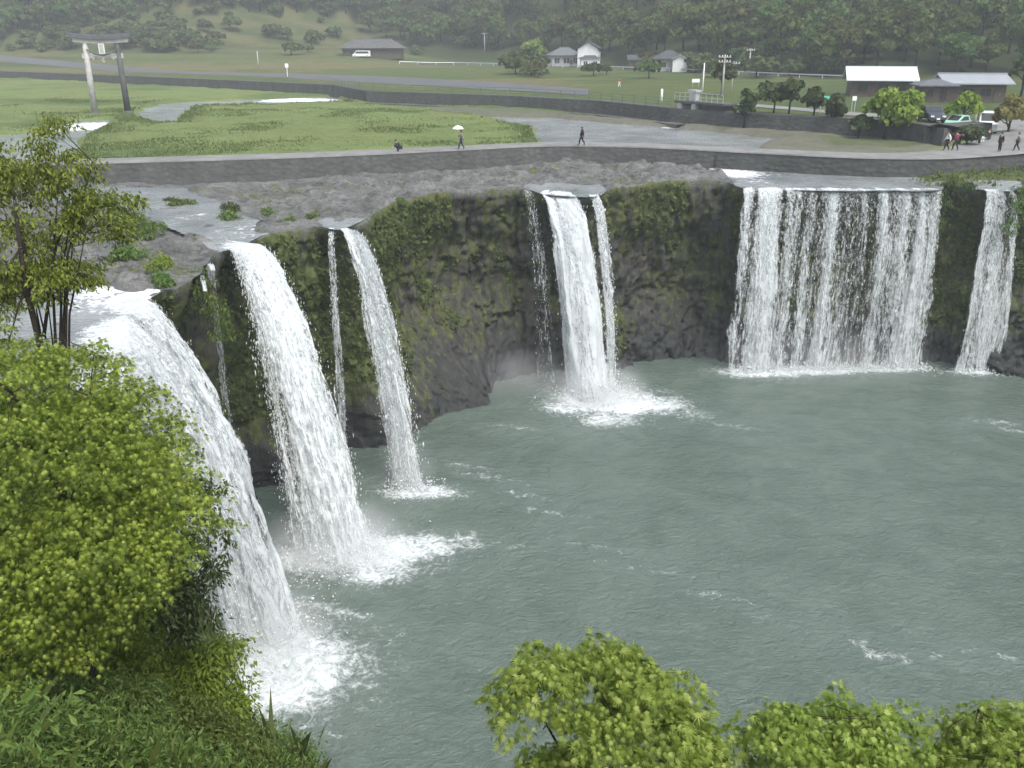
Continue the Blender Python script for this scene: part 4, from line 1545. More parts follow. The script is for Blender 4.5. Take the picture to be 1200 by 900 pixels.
# ------------------------------------------------------------------ plants on the cliff and on the rock shelf
rng = np.random.default_rng(61)
mcl = (moss_c + (fbm(ss * 1.1, zz * .5, 0, 82, 4) - .5) * 1.3)
cand = np.argwhere(mcl > .70)
cand = cand[(cand[:, 1] > 1) & (cand[:, 0] > 60) & (cand[:, 0] < 780)]
sel = cand[rng.choice(len(cand), min(30000, len(cand)), replace=False)]
P = np.stack([Xc[sel[:, 0], sel[:, 1]], Yc[sel[:, 0], sel[:, 1]], Zc[sel[:, 0], sel[:, 1]]], 1) + rng.normal(0, .06, (len(sel), 3))
nn = np.column_stack([nor[sel[:, 0]], np.full(len(sel), .35)])
D = np.column_stack([nor[sel[:, 0]] * .5, np.full(len(sel), -.55)]) + rng.normal(0, .4, (len(sel), 3))
o = leaves_mesh("hanging_plants", P + nn * .05, D, nn + rng.normal(0, .4, nn.shape),   .115 * rng.lognormal(0, .5, len(sel)), TUFT, M['moss'])
tag(o, "moss and small plants hanging in green patches on the dark cliff", "moss", kind='stuff')

protos = []
for k in range(3):
    r_ = np.random.default_rng(70 + k)
    lobes_ = [((r_.normal(0, .35), r_.normal(0, .35), .4 + r_.uniform(0, .4)), (.5, .5, .38)) for _ in range(3)]
    P, D, N, S_, C = spray_crown(r_, lobes_, 46, 16, .3, .19, flat=.9, low=-.4)
    protos.append(leaves_mesh("shrub", P, D, N, S_, OVAL, (M['park'], M['under'], M['bright'])[k], link_it=False))
SHR = [(210, 242, 1.15, 1, "round green bush in the shallow river, leftmost below the weir"), (200, 236, .7, 0, "small dark bush in the river just under the weir wall"),
       (270, 247, .95, 0, "dark green bush on the rocks above the bend of the cliff"), (268, 258, 1.0, 1, "green bush at the edge of the rocks, below a darker bush"),
       (312, 246, .8, 1, "low green bush on the grey rocks above the slender waterfall"), (160, 268, 1.1, 1, "bush at the left of the bare rocks, beside the thin tree"),
       (178, 287, 1.0, 1, "bush on the rocks left of the tall fanning waterfall"), (150, 304, 1.15, 1, "yellow green bush on the rock hump above the nearest waterfall"),
       (186, 322, .8, 2, "small bright bush in a cleft of the rock hump"), (192, 338, .8, 1, "bush on the rock edge right of the nearest waterfall's lip"),
       (229, 279, .5, 0, "tiny dark bush in the middle of the rock hump"), (340, 262, .7, 1, "low bush on the cliff top between two waterfalls"),
       (365, 248, .6, 1, "small bush on the rocks above the thin ribbon of water"), (1118, 214, .9, 1, "grassy bush on the cliff top between the widest fall and the last fall"),
       (1135, 218, .8, 0, "dark bush on the cliff edge left of the far right fall"), (1085, 205, .6, 1, "low bush on the grass strip right of the wide shelf water"),
       (470, 236, .5, 1, "tiny tuft on the cliff edge above the mossy face")]
for px, py, sc_, k, lab in SHR:
    x, y, _ = at(px, py, 17.9)
    j = np.argmin(np.hypot(X - x, Y - y))
    z = Zr.reshape(-1)[j]
    o = link(bpy.data.objects.new("shrub", protos[k]))
    o.location = (x, y, z - .15)
    o.rotation_euler = (0, 0, random.uniform(0, 6.28))
    o.scale = (sc_, sc_, sc_ * random.uniform(.8, 1.1))
    tag(o, lab, "shrub", "bushes on the rock shelf")
for (s_i, t_i, n_, sz_, mt, lab) in (((-15.3, 43.4), .04, 420, .75, 'under', "green shrub hanging over the cliff edge right of the nearest waterfall"), ((40.2, 72), .10, 300, .7, 'under', "green shrub hanging on the cliff at the far right edge"), ((35.2, 74), .03, 420, .9, 'under', "dark green shrub hanging over the cliff left of the far right fall")):
    k = np.argmin(np.hypot(crest[:, 0] - s_i[0], crest[:, 1] - s_i[1]))
    b = np.array([crest[k, 0] + nor[k, 0] * .3, crest[k, 1] + nor[k, 1] * .3, crest[k, 2] - .3])
    root = empty("shrub", b)
    tag(root, lab, "shrub", "shrubs hanging on the cliff")
    r_ = np.random.default_rng(80 + n_ + k)
    lb = [((nor[k, 0] * q * .15 + r_.normal(0, .5), nor[k, 1] * q * .15 + r_.normal(0, .5), -q), (sz_, sz_, .6)) for q in (0, .8, 1.7, 2.6)]
    P, D, N, S_, C = spray_crown(r_, lb, n_ // 4, 14, .32, .17, flat=.9, low=-.8)
    D[:, 2] -= .25
    leaves_mesh("foliage", P, D, N, S_, OVAL, M[mt], root)
    mb = MB()
    for q in r_.choice(len(C), 14, replace=False):
        mb.tube([(-nor[k, 0] * .3, -nor[k, 1] * .3, 0), C[q] * .5 + np.array([0, 0, .1]), C[q]], [.03, .02, .006], 4, cap=False)
    mb.build("stems", M['bark'], root)

# grass of the river island and meadows
rng = np.random.default_rng(63)
n = 130000
gx, gy = rng.uniform(-85, 10, n), rng.uniform(80, 175, n)
wd = water_sd(gx, gy)
db_, sb_ = seg_dist(gx, gy, [(-400, 66)] + pathb + [(400, 105)])
de, se = seg_dist(gx, gy, EMB_EXT)
dens_ = fbm(gx * .08, gy * .08, 0, 405, 3)
keep = (wd < -.9) & (db_ * sb_ > .25) & (de * se < -1.5) & (rng.uniform(0, 1, n) < sstep(.35, .6, dens_) * .9 + .1)
keep &= ~in_poly(gx, gy, pxpoly([(470, 124), (600, 129), (700, 137), (700, 148), (620, 146), (540, 134)], 18.8))
gx, gy, wd = gx[keep], gy[keep], wd[keep]
gz = G(gx, gy)
hg = .09 + .14 * sstep(.45, .75, fbm(gx * .13, gy * .13, 0, 409, 3)) + .16 * sstep(-4, -1, wd)
D = rng.normal(0, .5, (len(gx), 3))
D[:, 2] = 1.0
t_ = BLADE.copy()
t_[:, 0] *= 5
o = leaves_mesh("meadow_grass", np.stack([gx, gy, gz - .05], 1), D, rng.normal(0, 1, D.shape), hg * rng.lognormal(0, .25, len(gx)), t_, M['grass'])
tag(o, "tall fresh green grass covering the river island and the bank beyond", "grass", kind='stuff')
n = 9000
sx_, sy_ = rng.uniform(30, 62, n), rng.uniform(70, 84, n)
keep = poly_sd(sx_, sy_, GRASS_R) > -.4
sx_, sy_ = sx_[keep], sy_[keep]
zi = np.array([Zr.reshape(-1)[np.argmin((X - a) ** 2 + (Y - b) ** 2)] for a, b in zip(sx_[:1500], sy_[:1500])])
D = rng.normal(0, .5, (len(zi), 3))
D[:, 2] = 1
o = leaves_mesh("bank_grass", np.stack([sx_[:len(zi)], sy_[:len(zi)], zi - .05], 1), D, rng.normal(0, 1, D.shape), .35 * rng.lognormal(0, .3, len(zi)), t_, M['grass'])
tag(o, "short green grass on the rock shelf at the right, below the end of the weir", "grass", kind='stuff')

# ------------------------------------------------------------------ far trees
def tree_mesh(name, seed, h, r, mat, nleaf=900, leaf=.55, lob=9, trunk=True, squat=1.0, gap=.0):
    rng = np.random.default_rng(seed)
    lobes_ = []
    for k in range(lob):
        a, q = rng.uniform(0, 6.28), rng.uniform(.15, .72) * r
        zc = h * rng.uniform(.42, .80) * squat
        rr = r * rng.uniform(.32, .55)
        lobes_.append((np.array([q * math.cos(a), q * math.sin(a), zc]), np.array([rr, rr, rr * rng.uniform(.6, .85)])))
    lobes_.append((np.array([0, 0, h * .82 * squat]), np.array([r * .4, r * .4, h * .18])))
    per = nleaf // len(lobes_)
    P, N = [], []
    for c, rr in lobes_:
        d = unit(rng, per)
        d[:, 2] = np.where(d[:, 2] < -.35, -d[:, 2], d[:, 2])
        P.append(c + d * rr * (rng.uniform(.55, 1.08, per) ** .5)[:, None])
        N.append(d)
    P, N = np.concatenate(P), np.concatenate(N)
    D = rng.normal(0, 1, P.shape)
    D[:, 2] -= .2
    me = leaves_mesh("crown", P, D, N + rng.normal(0, .45, N.shape), leaf * rng.lognormal(0, .35, len(P)), TUFT, mat, link_it=False)
    mb = MB()
    top = h * .7
    mb.tube([(0, 0, -.4), (.05 * r, 0, top * .45), (0, .04 * r, top)], [h * .028 + .03, h * .02 + .02, .03], 6)
    for k in range(5):
        c = lobes_[k][0]
        mb.tube([(0, 0, top * rng.uniform(.35, .7)), c * .6 + np.array([0, 0, c[2] * .25]), c], [h * .012 + .02, h * .008 + .015, .012], 5, cap=False)
    tm = mb.build("trunk", M['bark2'], None, smooth=True)
    tme = tm.data
    bpy.data.objects.remove(tm)
    return me, tme


def joined(a, b, name):
    """crown and trunk of a far tree as one mesh with two materials"""
    bm = bmesh.new()
    bm.from_mesh(a)
    n0 = len(bm.faces)
    bm.from_mesh(b)
    bm.faces.ensure_lookup_table()
    for f in bm.faces[n0:]:
        f.material_index = 1
    me = bpy.data.meshes.new(name)
    bm.to_mesh(me)
    bm.free()
    me.materials.append(a.materials[0])
    me.materials.append(b.materials[0])
    return me


HILL = []
kinds = [("hill_tree", 9.5, 4.6, 'hill', "rounded mid green tree in the wood on the far hillside"), ("hill_tree", 11.5, 4.2, 'hill', "tall dark green tree in the wood on the far hillside"),
         ("hill_tree", 8.0, 4.8, 'hill', "broad low green tree in the wood on the far hillside"), ("hill_tree", 10.5, 3.4, 'hill', "narrow upright green tree in the wood on the far hillside"),
         ("hill_tree", 8.5, 4.2, 'hillb', "olive brown tree in the wood on the far hillside")]
for k, (nm, h, r, mt, lab) in enumerate(kinds):
    a, b = tree_mesh(nm, 90 + k, h, r, M[mt], 1000, .62, 10)
    HILL.append((joined(a, b, nm), lab))
a, b = tree_mesh("bush", 99, 3.4, 2.6, M['hillb'], 420, .42, 6, squat=.85)
BUSH = joined(a, b, "bush")
rng = np.random.default_rng(101)
placed = []


def put(me, name, lab, p, s, group):
    o = link(bpy.data.objects.new(name, me))
    o.location = (p[0], p[1], p[2] - .2)
    o.rotation_euler = (0, 0, rng.uniform(0, 6.28))
    o.scale = (s * rng.uniform(.85, 1.15), s * rng.uniform(.85, 1.15), s * rng.uniform(.85, 1.15))
    tag(o, lab, name.replace('_', ' ').split()[-1], group)
    return o


def foot_px(px):
    """picture row at which the wood begins"""
    return np.interp(px, [-60, 60, 150, 230, 420, 440, 620, 700, 820, 900, 980, 1080, 1180, 1300], [44, 40, 26, 12, 22, 52, 62, 70, 74, 84, 92, 92, 90, 90])


tries = 0
while len(placed) < 298 and tries < 30000:
    tries += 1
    px = rng.uniform(-70, 1270)
    fy = foot_px(px)
    py = fy - abs(rng.normal(0, 1)) * 42 - rng.uniform(0, 4) if len(placed) > 60 else fy - rng.uniform(0, 8)
    if py < -36:
        continue
    p = ghit(px, py, 110, 900)
    if any((p[0] - q[0]) ** 2 + (p[1] - q[1]) ** 2 < 4.9 ** 2 for q in placed):
        continue
    placed.append(p)
    k = rng.choice(5, p=[.3, .22, .18, .2, .1])
    if p[0] > 20:
        k = rng.choice(5, p=[.36, .3, .14, .18, .02])
    put(HILL[k][0], "hill_tree", HILL[k][1], p, rng.uniform(.72, 1.12), "trees on the far hillside")
# the wood further up and to the sides, where single trees no longer show
bmv, bmf, cnt = [], [], 0
base_me = HILL[0][0]
bv = np.empty(len(base_me.vertices) * 3, np.float32)
base_me.vertices.foreach_get("co", bv)
bv = bv.reshape(-1, 3)[:(len(bv) // 3 // 5) * 5]
nl_ = 1000 // 11 * 11
bv = bv[:nl_ * 5].reshape(nl_, 5, 3)[::2]
n = 0
wood = []
while n < 520:
    x = rng.uniform(-420, 420)
    y = np.interp(x, FOOT_X, FOOT_Y) + rng.uniform(6, 190)
    vis = abs(x / y) < .60
    if vis and (y - np.interp(x, FOOT_X, FOOT_Y) < 72 or x < -60 and y < 470):
        continue
    s_ = rng.uniform(.8, 1.2)
    a_ = rng.uniform(0, 6.28)
    c_, d_s = math.cos(a_), math.sin(a_)
    q = bv * s_
    q = np.stack([q[..., 0] * c_ - q[..., 1] * d_s, q[..., 0] * d_s + q[..., 1] * c_, q[..., 2]], -1) + np.array([x, y, float(G(np.array([x]), np.array([y]))[0]) - .3])
    wood.append(q.reshape(-1, 3))
    n += 1
wood = np.concatenate(wood)
o = np_mesh("forest", wood, np.arange(len(wood)).reshape(-1, 5), M['hill'], smooth=False)
tag(o, "dark green wood covering the upper hillside", "forest", kind='stuff')
# bushes: left slope, field edges
nb = 0
tries = 0
while nb < 215 and tries < 9000:
    tries += 1
    r_ = rng.uniform()
    if r_ < .62:
        px, py = rng.uniform(-20, 250), rng.uniform(4, 62)
        if px > 150 and py < 30 and rng.uniform() < .8:
            continue
    elif r_ < .85:
        px, py = rng.uniform(250, 640), rng.uniform(14, 66)
    else:
        px, py = rng.uniform(600, 1000), rng.uniform(70, 92)
    if 640 < px < 810 and 50 < py < 80 or 400 < px < 480:
        continue
    p = ghit(px, py, 110, 900)
    put(BUSH, "bush", "rough olive bush among the terraced fields and road verges beyond the river", p, rng.uniform(.7, 1.7), "bushes on the fields beyond the river")
    nb += 1


def park_tree(px, py, hpx, wpx, mat, label, seed, dens=700, name="park_tree", z=20.62, squat=1.0, leaf=.3, group="trees along the right embankment"):
    x, y, z = at(px, py, z)
    z = float(G(np.array([x]), np.array([y]))[0])
    pxm = FOC / (y * cp + (CAM_H - z) * sp_)
    a, b = tree_mesh(name, seed, hpx / pxm, wpx / pxm / 2, M[mat], dens, leaf, 9, squat=squat)
    root = empty(name, (x, y, z))
    tag(root, label, "tree", group)
    link(bpy.data.objects.new("crown", a), root)
    link(bpy.data.objects.new("trunk", b), root)
    return root


park_tree(873, 134, 44, 34, 'park', "dark green young tree at the left end of the embankment row, beside the sluice", 111)
park_tree(906, 133, 34, 40, 'park', "low green tree with two stems, second from the sluice in the embankment row", 112)
park_tree(924, 134, 40, 26, 'park', "narrow dark tree with a bare black stem on the embankment, left of the teal sign", 113)
park_tree(953, 136, 36, 30, 'park', "rounded dark tree directly left of the teal sign on the embankment", 114)
park_tree(979, 138, 44, 36, 'park', "dark green tree with a thin stem directly right of the teal sign", 115)
park_tree(1008, 142, 28, 27, 'park', "small round dark shrub tree left of the large bright tree", 116, squat=.9)
park_tree(1038, 143, 56, 78, 'bright', "large bright yellow green tree with several stems on the embankment", 117, dens=1500, leaf=.34)
park_tree(1128, 142, 44, 36, 'bright', "yellow green bushy tree in front of the grey roofed house", 118, leaf=.3)
park_tree(1135, 152, 28, 36, 'park', "dark green bush between the mint car and the white van", 119, squat=.8, leaf=.3)
park_tree(1182, 146, 52, 48, 'rust', "rusty brown leaved tree at the right edge beside the white van", 120, leaf=.3)
park_tree(1195, 116, 52, 50, 'park', "dark tree at the right edge behind the grey roofed house", 121, leaf=.4)
park_tree(1122, 118, 36, 22, 'park', "dark narrow tree against the wall of the grey roofed house", 122, leaf=.3)
park_tree(845, 112, 44, 30, 'hillb', "pale olive tree behind the sluice, beside the utility poles", 123, leaf=.4)
park_tree(625, 72, 26, 34, 'bright', "yellow green tree left of the far grey roofed house", 124, z=22.5, leaf=.7)

# ------------------------------------------------------------------ the gate, houses and small things upstream
def gpos(px, py, z=None):
    if z is None:
        return ghit(px, py, 60, 900)
    x, y, _ = at(px, py, z)
    return (x, y, float(G(np.array([x]), np.array([y]))[0]))


def pxm(p):
    return FOC / (p[1] * cp + (CAM_H - p[2]) * sp_)


# stone gate standing in the river meadow
pa, pb = at(109, 135, 18.8), at(153, 134, 18.8)
mid = ((pa[0] + pb[0]) / 2, (pa[1] + pb[1]) / 2, 18.6)
ang = math.atan2(pb[1] - pa[1], pb[0] - pa[0])
Wd = math.hypot(pb[0] - pa[0], pb[1] - pa[1])
tor = empty("torii_gate", mid, ang)
tag(tor, "tall weathered stone torii gate standing in the meadow beside the river", "gate")
for s_, mt in ((-1, 'stone'), (1, 'stone_dark')):  # left pillar pale, right pillar darker
    x = s_ * Wd / 2
    mb = MB()
    mb.tube([(x, 0, .7), (x - s_ * .05, 0, 5), (x - s_ * .14, 0, 10.8)], [.50, .45, .40], 16)
    pl = mb.build("pillar", M[mt], tor, smooth=True)
    if s_ > 0:
        pl["label"] = "dark right pillar"
    mb = MB().tube([(x, 0, -.6), (x, 0, .5), (x, 0, .8)], [.92, .86, .66], 16)
    mb.build("pillar_base", M['stone_dark'], tor, smooth=False)
MB().box((0, 0, 8.95), (Wd + 1.1, .5, .75)).build("tie_beam", M['stone'], tor, bevel=.04)
mb = MB()
for k in range(12):                                       # the two top beams rise towards their ends
    x0, x1 = -4.0 + k * 8 / 12, -4.0 + (k + 1) * 8 / 12
    up = lambda x: .022 * x * x
    mb.add([(x0, -.42, 10.75 + up(x0) * .6), (x1, -.42, 10.75 + up(x1) * .6), (x1, .42, 10.75 + up(x1) * .6), (x0, .42, 10.75 + up(x0) * .6),
            (x0, -.42, 11.3 + up(x0) * .8), (x1, -.42, 11.3 + up(x1) * .8), (x1, .42, 11.3 + up(x1) * .8), (x0, .42, 11.3 + up(x0) * .8)],
           [(0, 3, 2, 1), (4, 5, 6, 7), (0, 1, 5, 4), (2, 3, 7, 6)] + ([(0, 4, 7, 3)] if k == 0 else []) + ([(1, 2, 6, 5)] if k == 11 else []))
mb.build("lower_beam", M['stone'], tor)
mb = MB()
for k in range(14):
    x0, x1 = -4.45 + k * 8.9 / 14, -4.45 + (k + 1) * 8.9 / 14
    a0, a1 = 11.32 + up(x0) * .8, 11.32 + up(x1) * .8
    mb.add([(x0, -.75, a0), (x1, -.75, a1), (x1, .75, a1), (x0, .75, a0), (x0, -.6, a0 + .45), (x1, -.6, a1 + .45), (x1, .6, a1 + .45), (x0, .6, a0 + .45), (x0, 0, a0 + .7), (x1, 0, a1 + .7)],
           [(0, 3, 2, 1), (0, 1, 5, 4), (2, 3, 7, 6), (4, 5, 9, 8), (6, 7, 8, 9)] + ([(0, 4, 8, 7, 3)] if k == 0 else []) + ([(1, 2, 6, 9, 5)] if k == 13 else []))
mb.build("top_beam", M['roof_dark'], tor)
mb = MB().box((0, -.28, 10.0), (.85, .2, 1.5))
pq = mb.build("plaque", M['plaster'], tor, bevel=.03)
MB().box((0, -.4, 10.0), (.55, .05, 1.15)).build("panel", M['stone'], pq)
mb = MB()
mb.tube([(-Wd / 2 + .3, -.5, 9.9), (-Wd / 4, -.6, 9.3), (0, -.62, 9.05), (Wd / 4, -.6, 9.3), (Wd / 2 - .3, -.5, 9.9)], [.08, .13, .17, .13, .08], 8)
mb.build("straw_rope", M['stone_dark'], tor, smooth=True)
tor.scale = (.88, .94, .90)
for k in (-1.45, 0, 1.45):
    zt = 9.05 + abs(k) * .28
    mb = MB()
    for q in range(4):
        mb.box((k + (.10 if q % 2 else -.10), -.66, zt - .22 - q * .23), (.26, .03, .26))
    mb.build("paper_streamer", M['plaster_grey'], tor)


def house(name, label, px, py, z, rz, w, d, wh, rh, wallm, roofm, roof="gable", wins=(), over=.6, door=None, group=None, gable_mat=None, cat="house"):
    p = gpos(px, py, z)
    root = empty(name, p, rz)
    tag(root, label, cat, group)
    mb = MB()
    mb.add([(-w / 2, -d / 2, -.5), (w / 2, -d / 2, -.5), (w / 2, d / 2, -.5), (-w / 2, d / 2, -.5), (-w / 2, -d / 2, wh), (w / 2, -d / 2, wh), (w / 2, d / 2, wh), (-w / 2, d / 2, wh)],
           [(0, 1, 5, 4), (1, 2, 6, 5), (2, 3, 7, 6), (3, 0, 4, 7), (0, 3, 2, 1), (4, 5, 6, 7)])
    mb.build("wall", wallm, root)
    W_, D_ = w / 2 + over, d / 2 + over
    zb = wh - over * rh / (d / 2) * .5 + .25
    mb = MB()
    t = .16
    if roof == "gable":
        for dz in (0,):
            mb.add([(-W_, -D_, zb), (W_, -D_, zb), (W_, D_, zb), (-W_, D_, zb), (-W_, 0, wh + rh), (W_, 0, wh + rh),
                    (-W_, -D_, zb + t), (W_, -D_, zb + t), (W_, D_, zb + t), (-W_, D_, zb + t), (-W_, 0, wh + rh + t), (W_, 0, wh + rh + t)],
                   [(0, 4, 5, 1), (3, 2, 5, 4), (6, 7, 11, 10), (8, 9, 10, 11), (0, 1, 7, 6), (2, 3, 9, 8), (0, 6, 10, 4), (4, 10, 9, 3), (1, 5, 11, 7), (5, 2, 8, 11)])
        mb.build("roof", roofm, root)
        for s_ in (-1, 1):
            g_ = MB().add([(s_ * w / 2, -d / 2, wh), (s_ * w / 2, d / 2, wh), (s_ * w / 2, 0, wh + rh - .05), (s_ * (w / 2 - .2), -d / 2, wh), (s_ * (w / 2 - .2), d / 2, wh), (s_ * (w / 2 - .2), 0, wh + rh - .05)],
                          [(0, 1, 2), (3, 5, 4), (0, 3, 4, 1), (1, 4, 5, 2), (2, 5, 3, 0)])
            g_.build("gable", gable_mat or wallm, root)
        MB().box((0, 0, wh + rh + t + .06), (2 * W_ + .02, .35, .22)).build("ridge", roofm, root)
    else:
        q = max(.5, W_ - D_ * .9)
        mb.add([(-W_, -D_, zb), (W_, -D_, zb), (W_, D_, zb), (-W_, D_, zb), (-W_, -D_, zb + t), (W_, -D_, zb + t), (W_, D_, zb + t), (-W_, D_, zb + t), (-q, 0, wh + rh), (q, 0, wh + rh)],
               [(0, 3, 2, 1), (0, 1, 5, 4), (1, 2, 6, 5), (2, 3, 7, 6), (3, 0, 4, 7), (4, 5, 9, 8), (5, 6, 9), (6, 7, 8, 9), (7, 4, 8)])
        mb.build("roof", roofm, root)
        MB().box((0, 0, wh + rh + .03), (2 * q + .3, .35, .26)).build("ridge", roofm, root)
    for (x, zc, ww, hh_) in wins:
        f_ = MB()
        y = -d / 2 - .03
        for bx_ in ((x, zc + hh_ / 2, ww + .16, .1), (x, zc - hh_ / 2, ww + .16, .1)):
            f_.box((bx_[0], y, bx_[1]), (bx_[2], .12, bx_[3]))
        for sx2 in (-1, 0, 1):
            f_.box((x + sx2 * ww / 2, y - .002, zc), (.08, .11, hh_ - .1))
        wo_ = f_.build("window", M['white'] if wallm is M['plaster'] else M['plaster_grey'] if wallm is M['plaster_grey'] else M['timber'], root)
        MB().box((x, -d / 2 - .012, zc), (ww, .04, hh_)).build("pane", M['glass'], wo_)
    if door:
        x, ww, hh_ = door
        do = MB().box((x, -d / 2 - .03, hh_ / 2), (ww, .1, hh_), 0).build("door", M['timber'], root, bevel=.015)
        MB().box((x + ww * .38, -d / 2 - .11, 1.0), (.04, .06, .22)).build("handle", M['steel'], do)
    return root


house("tile_roofed_house", "far grey house with a hipped tile roof, left of the white gabled house", 661, 77.5, None, R(6), 8.2, 6.5, 3.0, 2.2, M['plaster_grey'], M['roof_tile'], "hip",
      [(-2.6, 1.6, 1.5, 1.5), (.2, 1.6, 1.8, 1.5), (2.8, 1.6, 1.3, 1.5)], .9, (1.6, .9, 2.0))
house("gabled_house", "far two storey white house with dark gable roof, beyond the river road", 690, 78, None, R(78), 6.2, 5.8, 4.7, 1.9, M['plaster'], M['roof_dark'], "gable",
      [(-1.6, 3.6, 1.3, 1.2), (1.6, 3.6, 1.3, 1.2), (-1.6, 1.3, 1.3, 1.4), (1.6, 1.3, 1.3, 1.4)], .6)
house("porch_house", "low white annex with small dark roof in front of the far white gabled house", 691, 79.5, None, R(4), 5.2, 2.6, 2.3, .8, M['plaster'], M['roof_dark'], "hip",
      [(-1.4, 1.2, 1.2, 1.2), (1.3, 1.2, 1.2, 1.2)], .5)
house("long_shed", "long low dark shed with a brown roof, left of the dark gabled farmhouse", 752, 81, None, R(-3), 7.2, 5, 2.1, 1.3, M['timber'], M['roof_dark'], "gable", [(1.6, 1.2, 1.4, .9)], .5, (-1.5, 1.8, 1.9), cat="shed")
house("farmhouse", "dark roofed farmhouse with a pale gable front, at the right end of the far houses", 783, 83, None, R(-4), 6.6, 6, 2.8, 2.1, M['plaster_grey'], M['roof_dark'], "hip", [(-1.6, 1.5, 1.4, 1.3), (1.6, 1.5, 1.4, 1.3)], .8)
house("annex_house", "small white walled annex with a pale roof beside the dark farmhouse", 796, 84, None, R(80), 4.0, 3.4, 2.6, 1.1, M['plaster'], M['roof_pale'], "gable", [(0, 1.5, 1.2, 1.2)], .4)
house("dark_barn", "large dark barn below the wood at the upper left of centre", 438, 67, None, R(0), 19, 8, 2.8, 2.8, M['timber'], M['stone_dark'], "hip", [(-6, 1.5, 2.4, 1.0), (-1, 1.5, 2.4, 1.0)], 1.0, (5.5, 2.0, 2.2), cat="barn")
house("white_roofed_hall", "hall with a bright white metal roof behind the park trees", 1028, 112, None, R(-14), 8.6, 6.6, 2.2, 1.7, M['timber'], M['roof_white'], "gable",
      [(-2.6, 1.2, 1.5, 1.1), (.3, 1.2, 1.5, 1.1), (2.7, 1.2, 1.3, 1.1)], .8, cat="hall")
house("grey_roofed_house", "long low house with a pale grey roof at the right, behind the parked cars", 1134, 118, None, R(-8), 7.6, 6.0, 2.2, 1.2, M['timber'], M['roof_pale'], "gable",
      [(-1.0, 1.25, 1.5, 1.1), (1.2, 1.25, 1.4, 1.1)], .8, (2.7, .9, 1.9))
house("entrance_annex", "dark roofed entrance wing with a white door bay, left of the pale grey roof", 1092, 119, None, R(-8), 4.0, 4.0, 2.0, 1.0, M['timber'], M['roof_tile'], "hip",
      [(-1.0, 1.2, .9, 1.1), (.8, 1.1, .9, 1.6)], .7)

# sluice
q0, q1 = at(806, 146, 18.6), at(853, 151, 18.6)
ang = math.atan2(q1[1] - q0[1], q1[0] - q0[0])
sl = empty("sluice_gate", (q0[0], q0[1], 18.0), ang)
tag(sl, "grey concrete sluice with a dark deck and hoist at the bend of the river wall", "sluice")
Ls = math.hypot(q1[0] - q0[0], q1[1] - q0[1])
for x in (.0, 2.5):
    MB().box((x, -.6, 1.55), (.7, 2.2, 3.5)).build("pier", M['concrete'], sl, bevel=.04)
MB().box((1.25, -.4, 1.3), (1.75, .18, 2.6)).build("gate_panel", M['steel'], sl)
MB().box((Ls / 2 - .2, -.5, 3.45), (Ls + 1.6, 2.4, .3)).build("deck", M['stone_dark'], sl, bevel=.03)
MB().box((Ls / 2 + 1.6, -.3, 2.85), (Ls - 2.9, 1.6, .86)).build("beam", M['roof_dark'], sl)
mb = MB()
mb.box((1.25, -.4, 4.1), (1.1, .8, 1.0)).box((1.25, -.4, 4.75), (1.5, 1.0, .3))
mb.build("hoist", M['steel'], sl, bevel=.04)
mb = MB()
for k in range(10):
    mb.tube([(-1.0 + k * (Ls + 1.4) / 9, -1.6, 3.6), (-1.0 + k * (Ls + 1.4) / 9, -1.6, 4.6)], .035, 5)
for zz_ in (4.1, 4.58):
    mb.tube([(-1.0, -1.6, zz_), (Ls + .4, -1.6, zz_)], .03, 5)
mb.build("handrail", M['steel'], sl)

# railing on the embankment
def railing(name, label, pts, z, n, hgt, mat, cat, rails=(.45, .95), rad=.035):
    P_ = resample(pts, n)
    c = P_[n // 2]
    root = empty(name, (c[0], c[1], z))
    tag(root, label, cat)
    for a in P_:
        MB().tube([(a[0] - c[0], a[1] - c[1], -.1), (a[0] - c[0], a[1] - c[1], hgt)], rad * 1.5, 6).build("post", mat, root)
    for q in rails:
        MB().tube([(a[0] - c[0], a[1] - c[1], q * hgt) for a in P_], rad, 6).build("rail", mat, root)
    return root


rl = [(p[0] - .35, p[1] + 1.2) for p in EMB[3:8]]
railing("railing", "green grey railing along the top of the dark river embankment", rl, 20.66, 34, 1.15, M['green_steel'], "railing", (.32, .64, .97), .03)
rl = [(x - .4, y - .7) for x, y in r2]
gr_ = resample(rl, 30)
gc = gr_[15]
gz0 = float(G(np.array([gc[0]]), np.array([gc[1]]))[0])
root = empty("guardrail", (gc[0], gc[1], gz0))
tag(root, "long thin white guardrail along the far road in front of the houses", "guardrail")
pts3 = [(a[0] - gc[0], a[1] - gc[1], float(G(np.array([a[0]]), np.array([a[1]]))[0]) - gz0) for a in gr_]
for a in pts3:
    MB().tube([(a[0], a[1], a[2] - .2), (a[0], a[1], a[2] + .8)], .06, 6).build("post", M['white'], root)
mb = MB()
for a, b in zip(pts3[:-1], pts3[1:]):
    d_ = Vector((b[0] - a[0], b[1] - a[1], 0))
    mb.add([(a[0], a[1] - .08, a[2] + .58), (b[0], b[1] - .08, b[2] + .58), (b[0], b[1] - .16, b[2] + .70), (a[0], a[1] - .16, a[2] + .70), (b[0], b[1] - .08, b[2] + .82), (a[0], a[1] - .08, a[2] + .82)],
           [(0, 1, 2, 3), (3, 2, 4, 5)])
mb.build("rail", M['steel'], root)


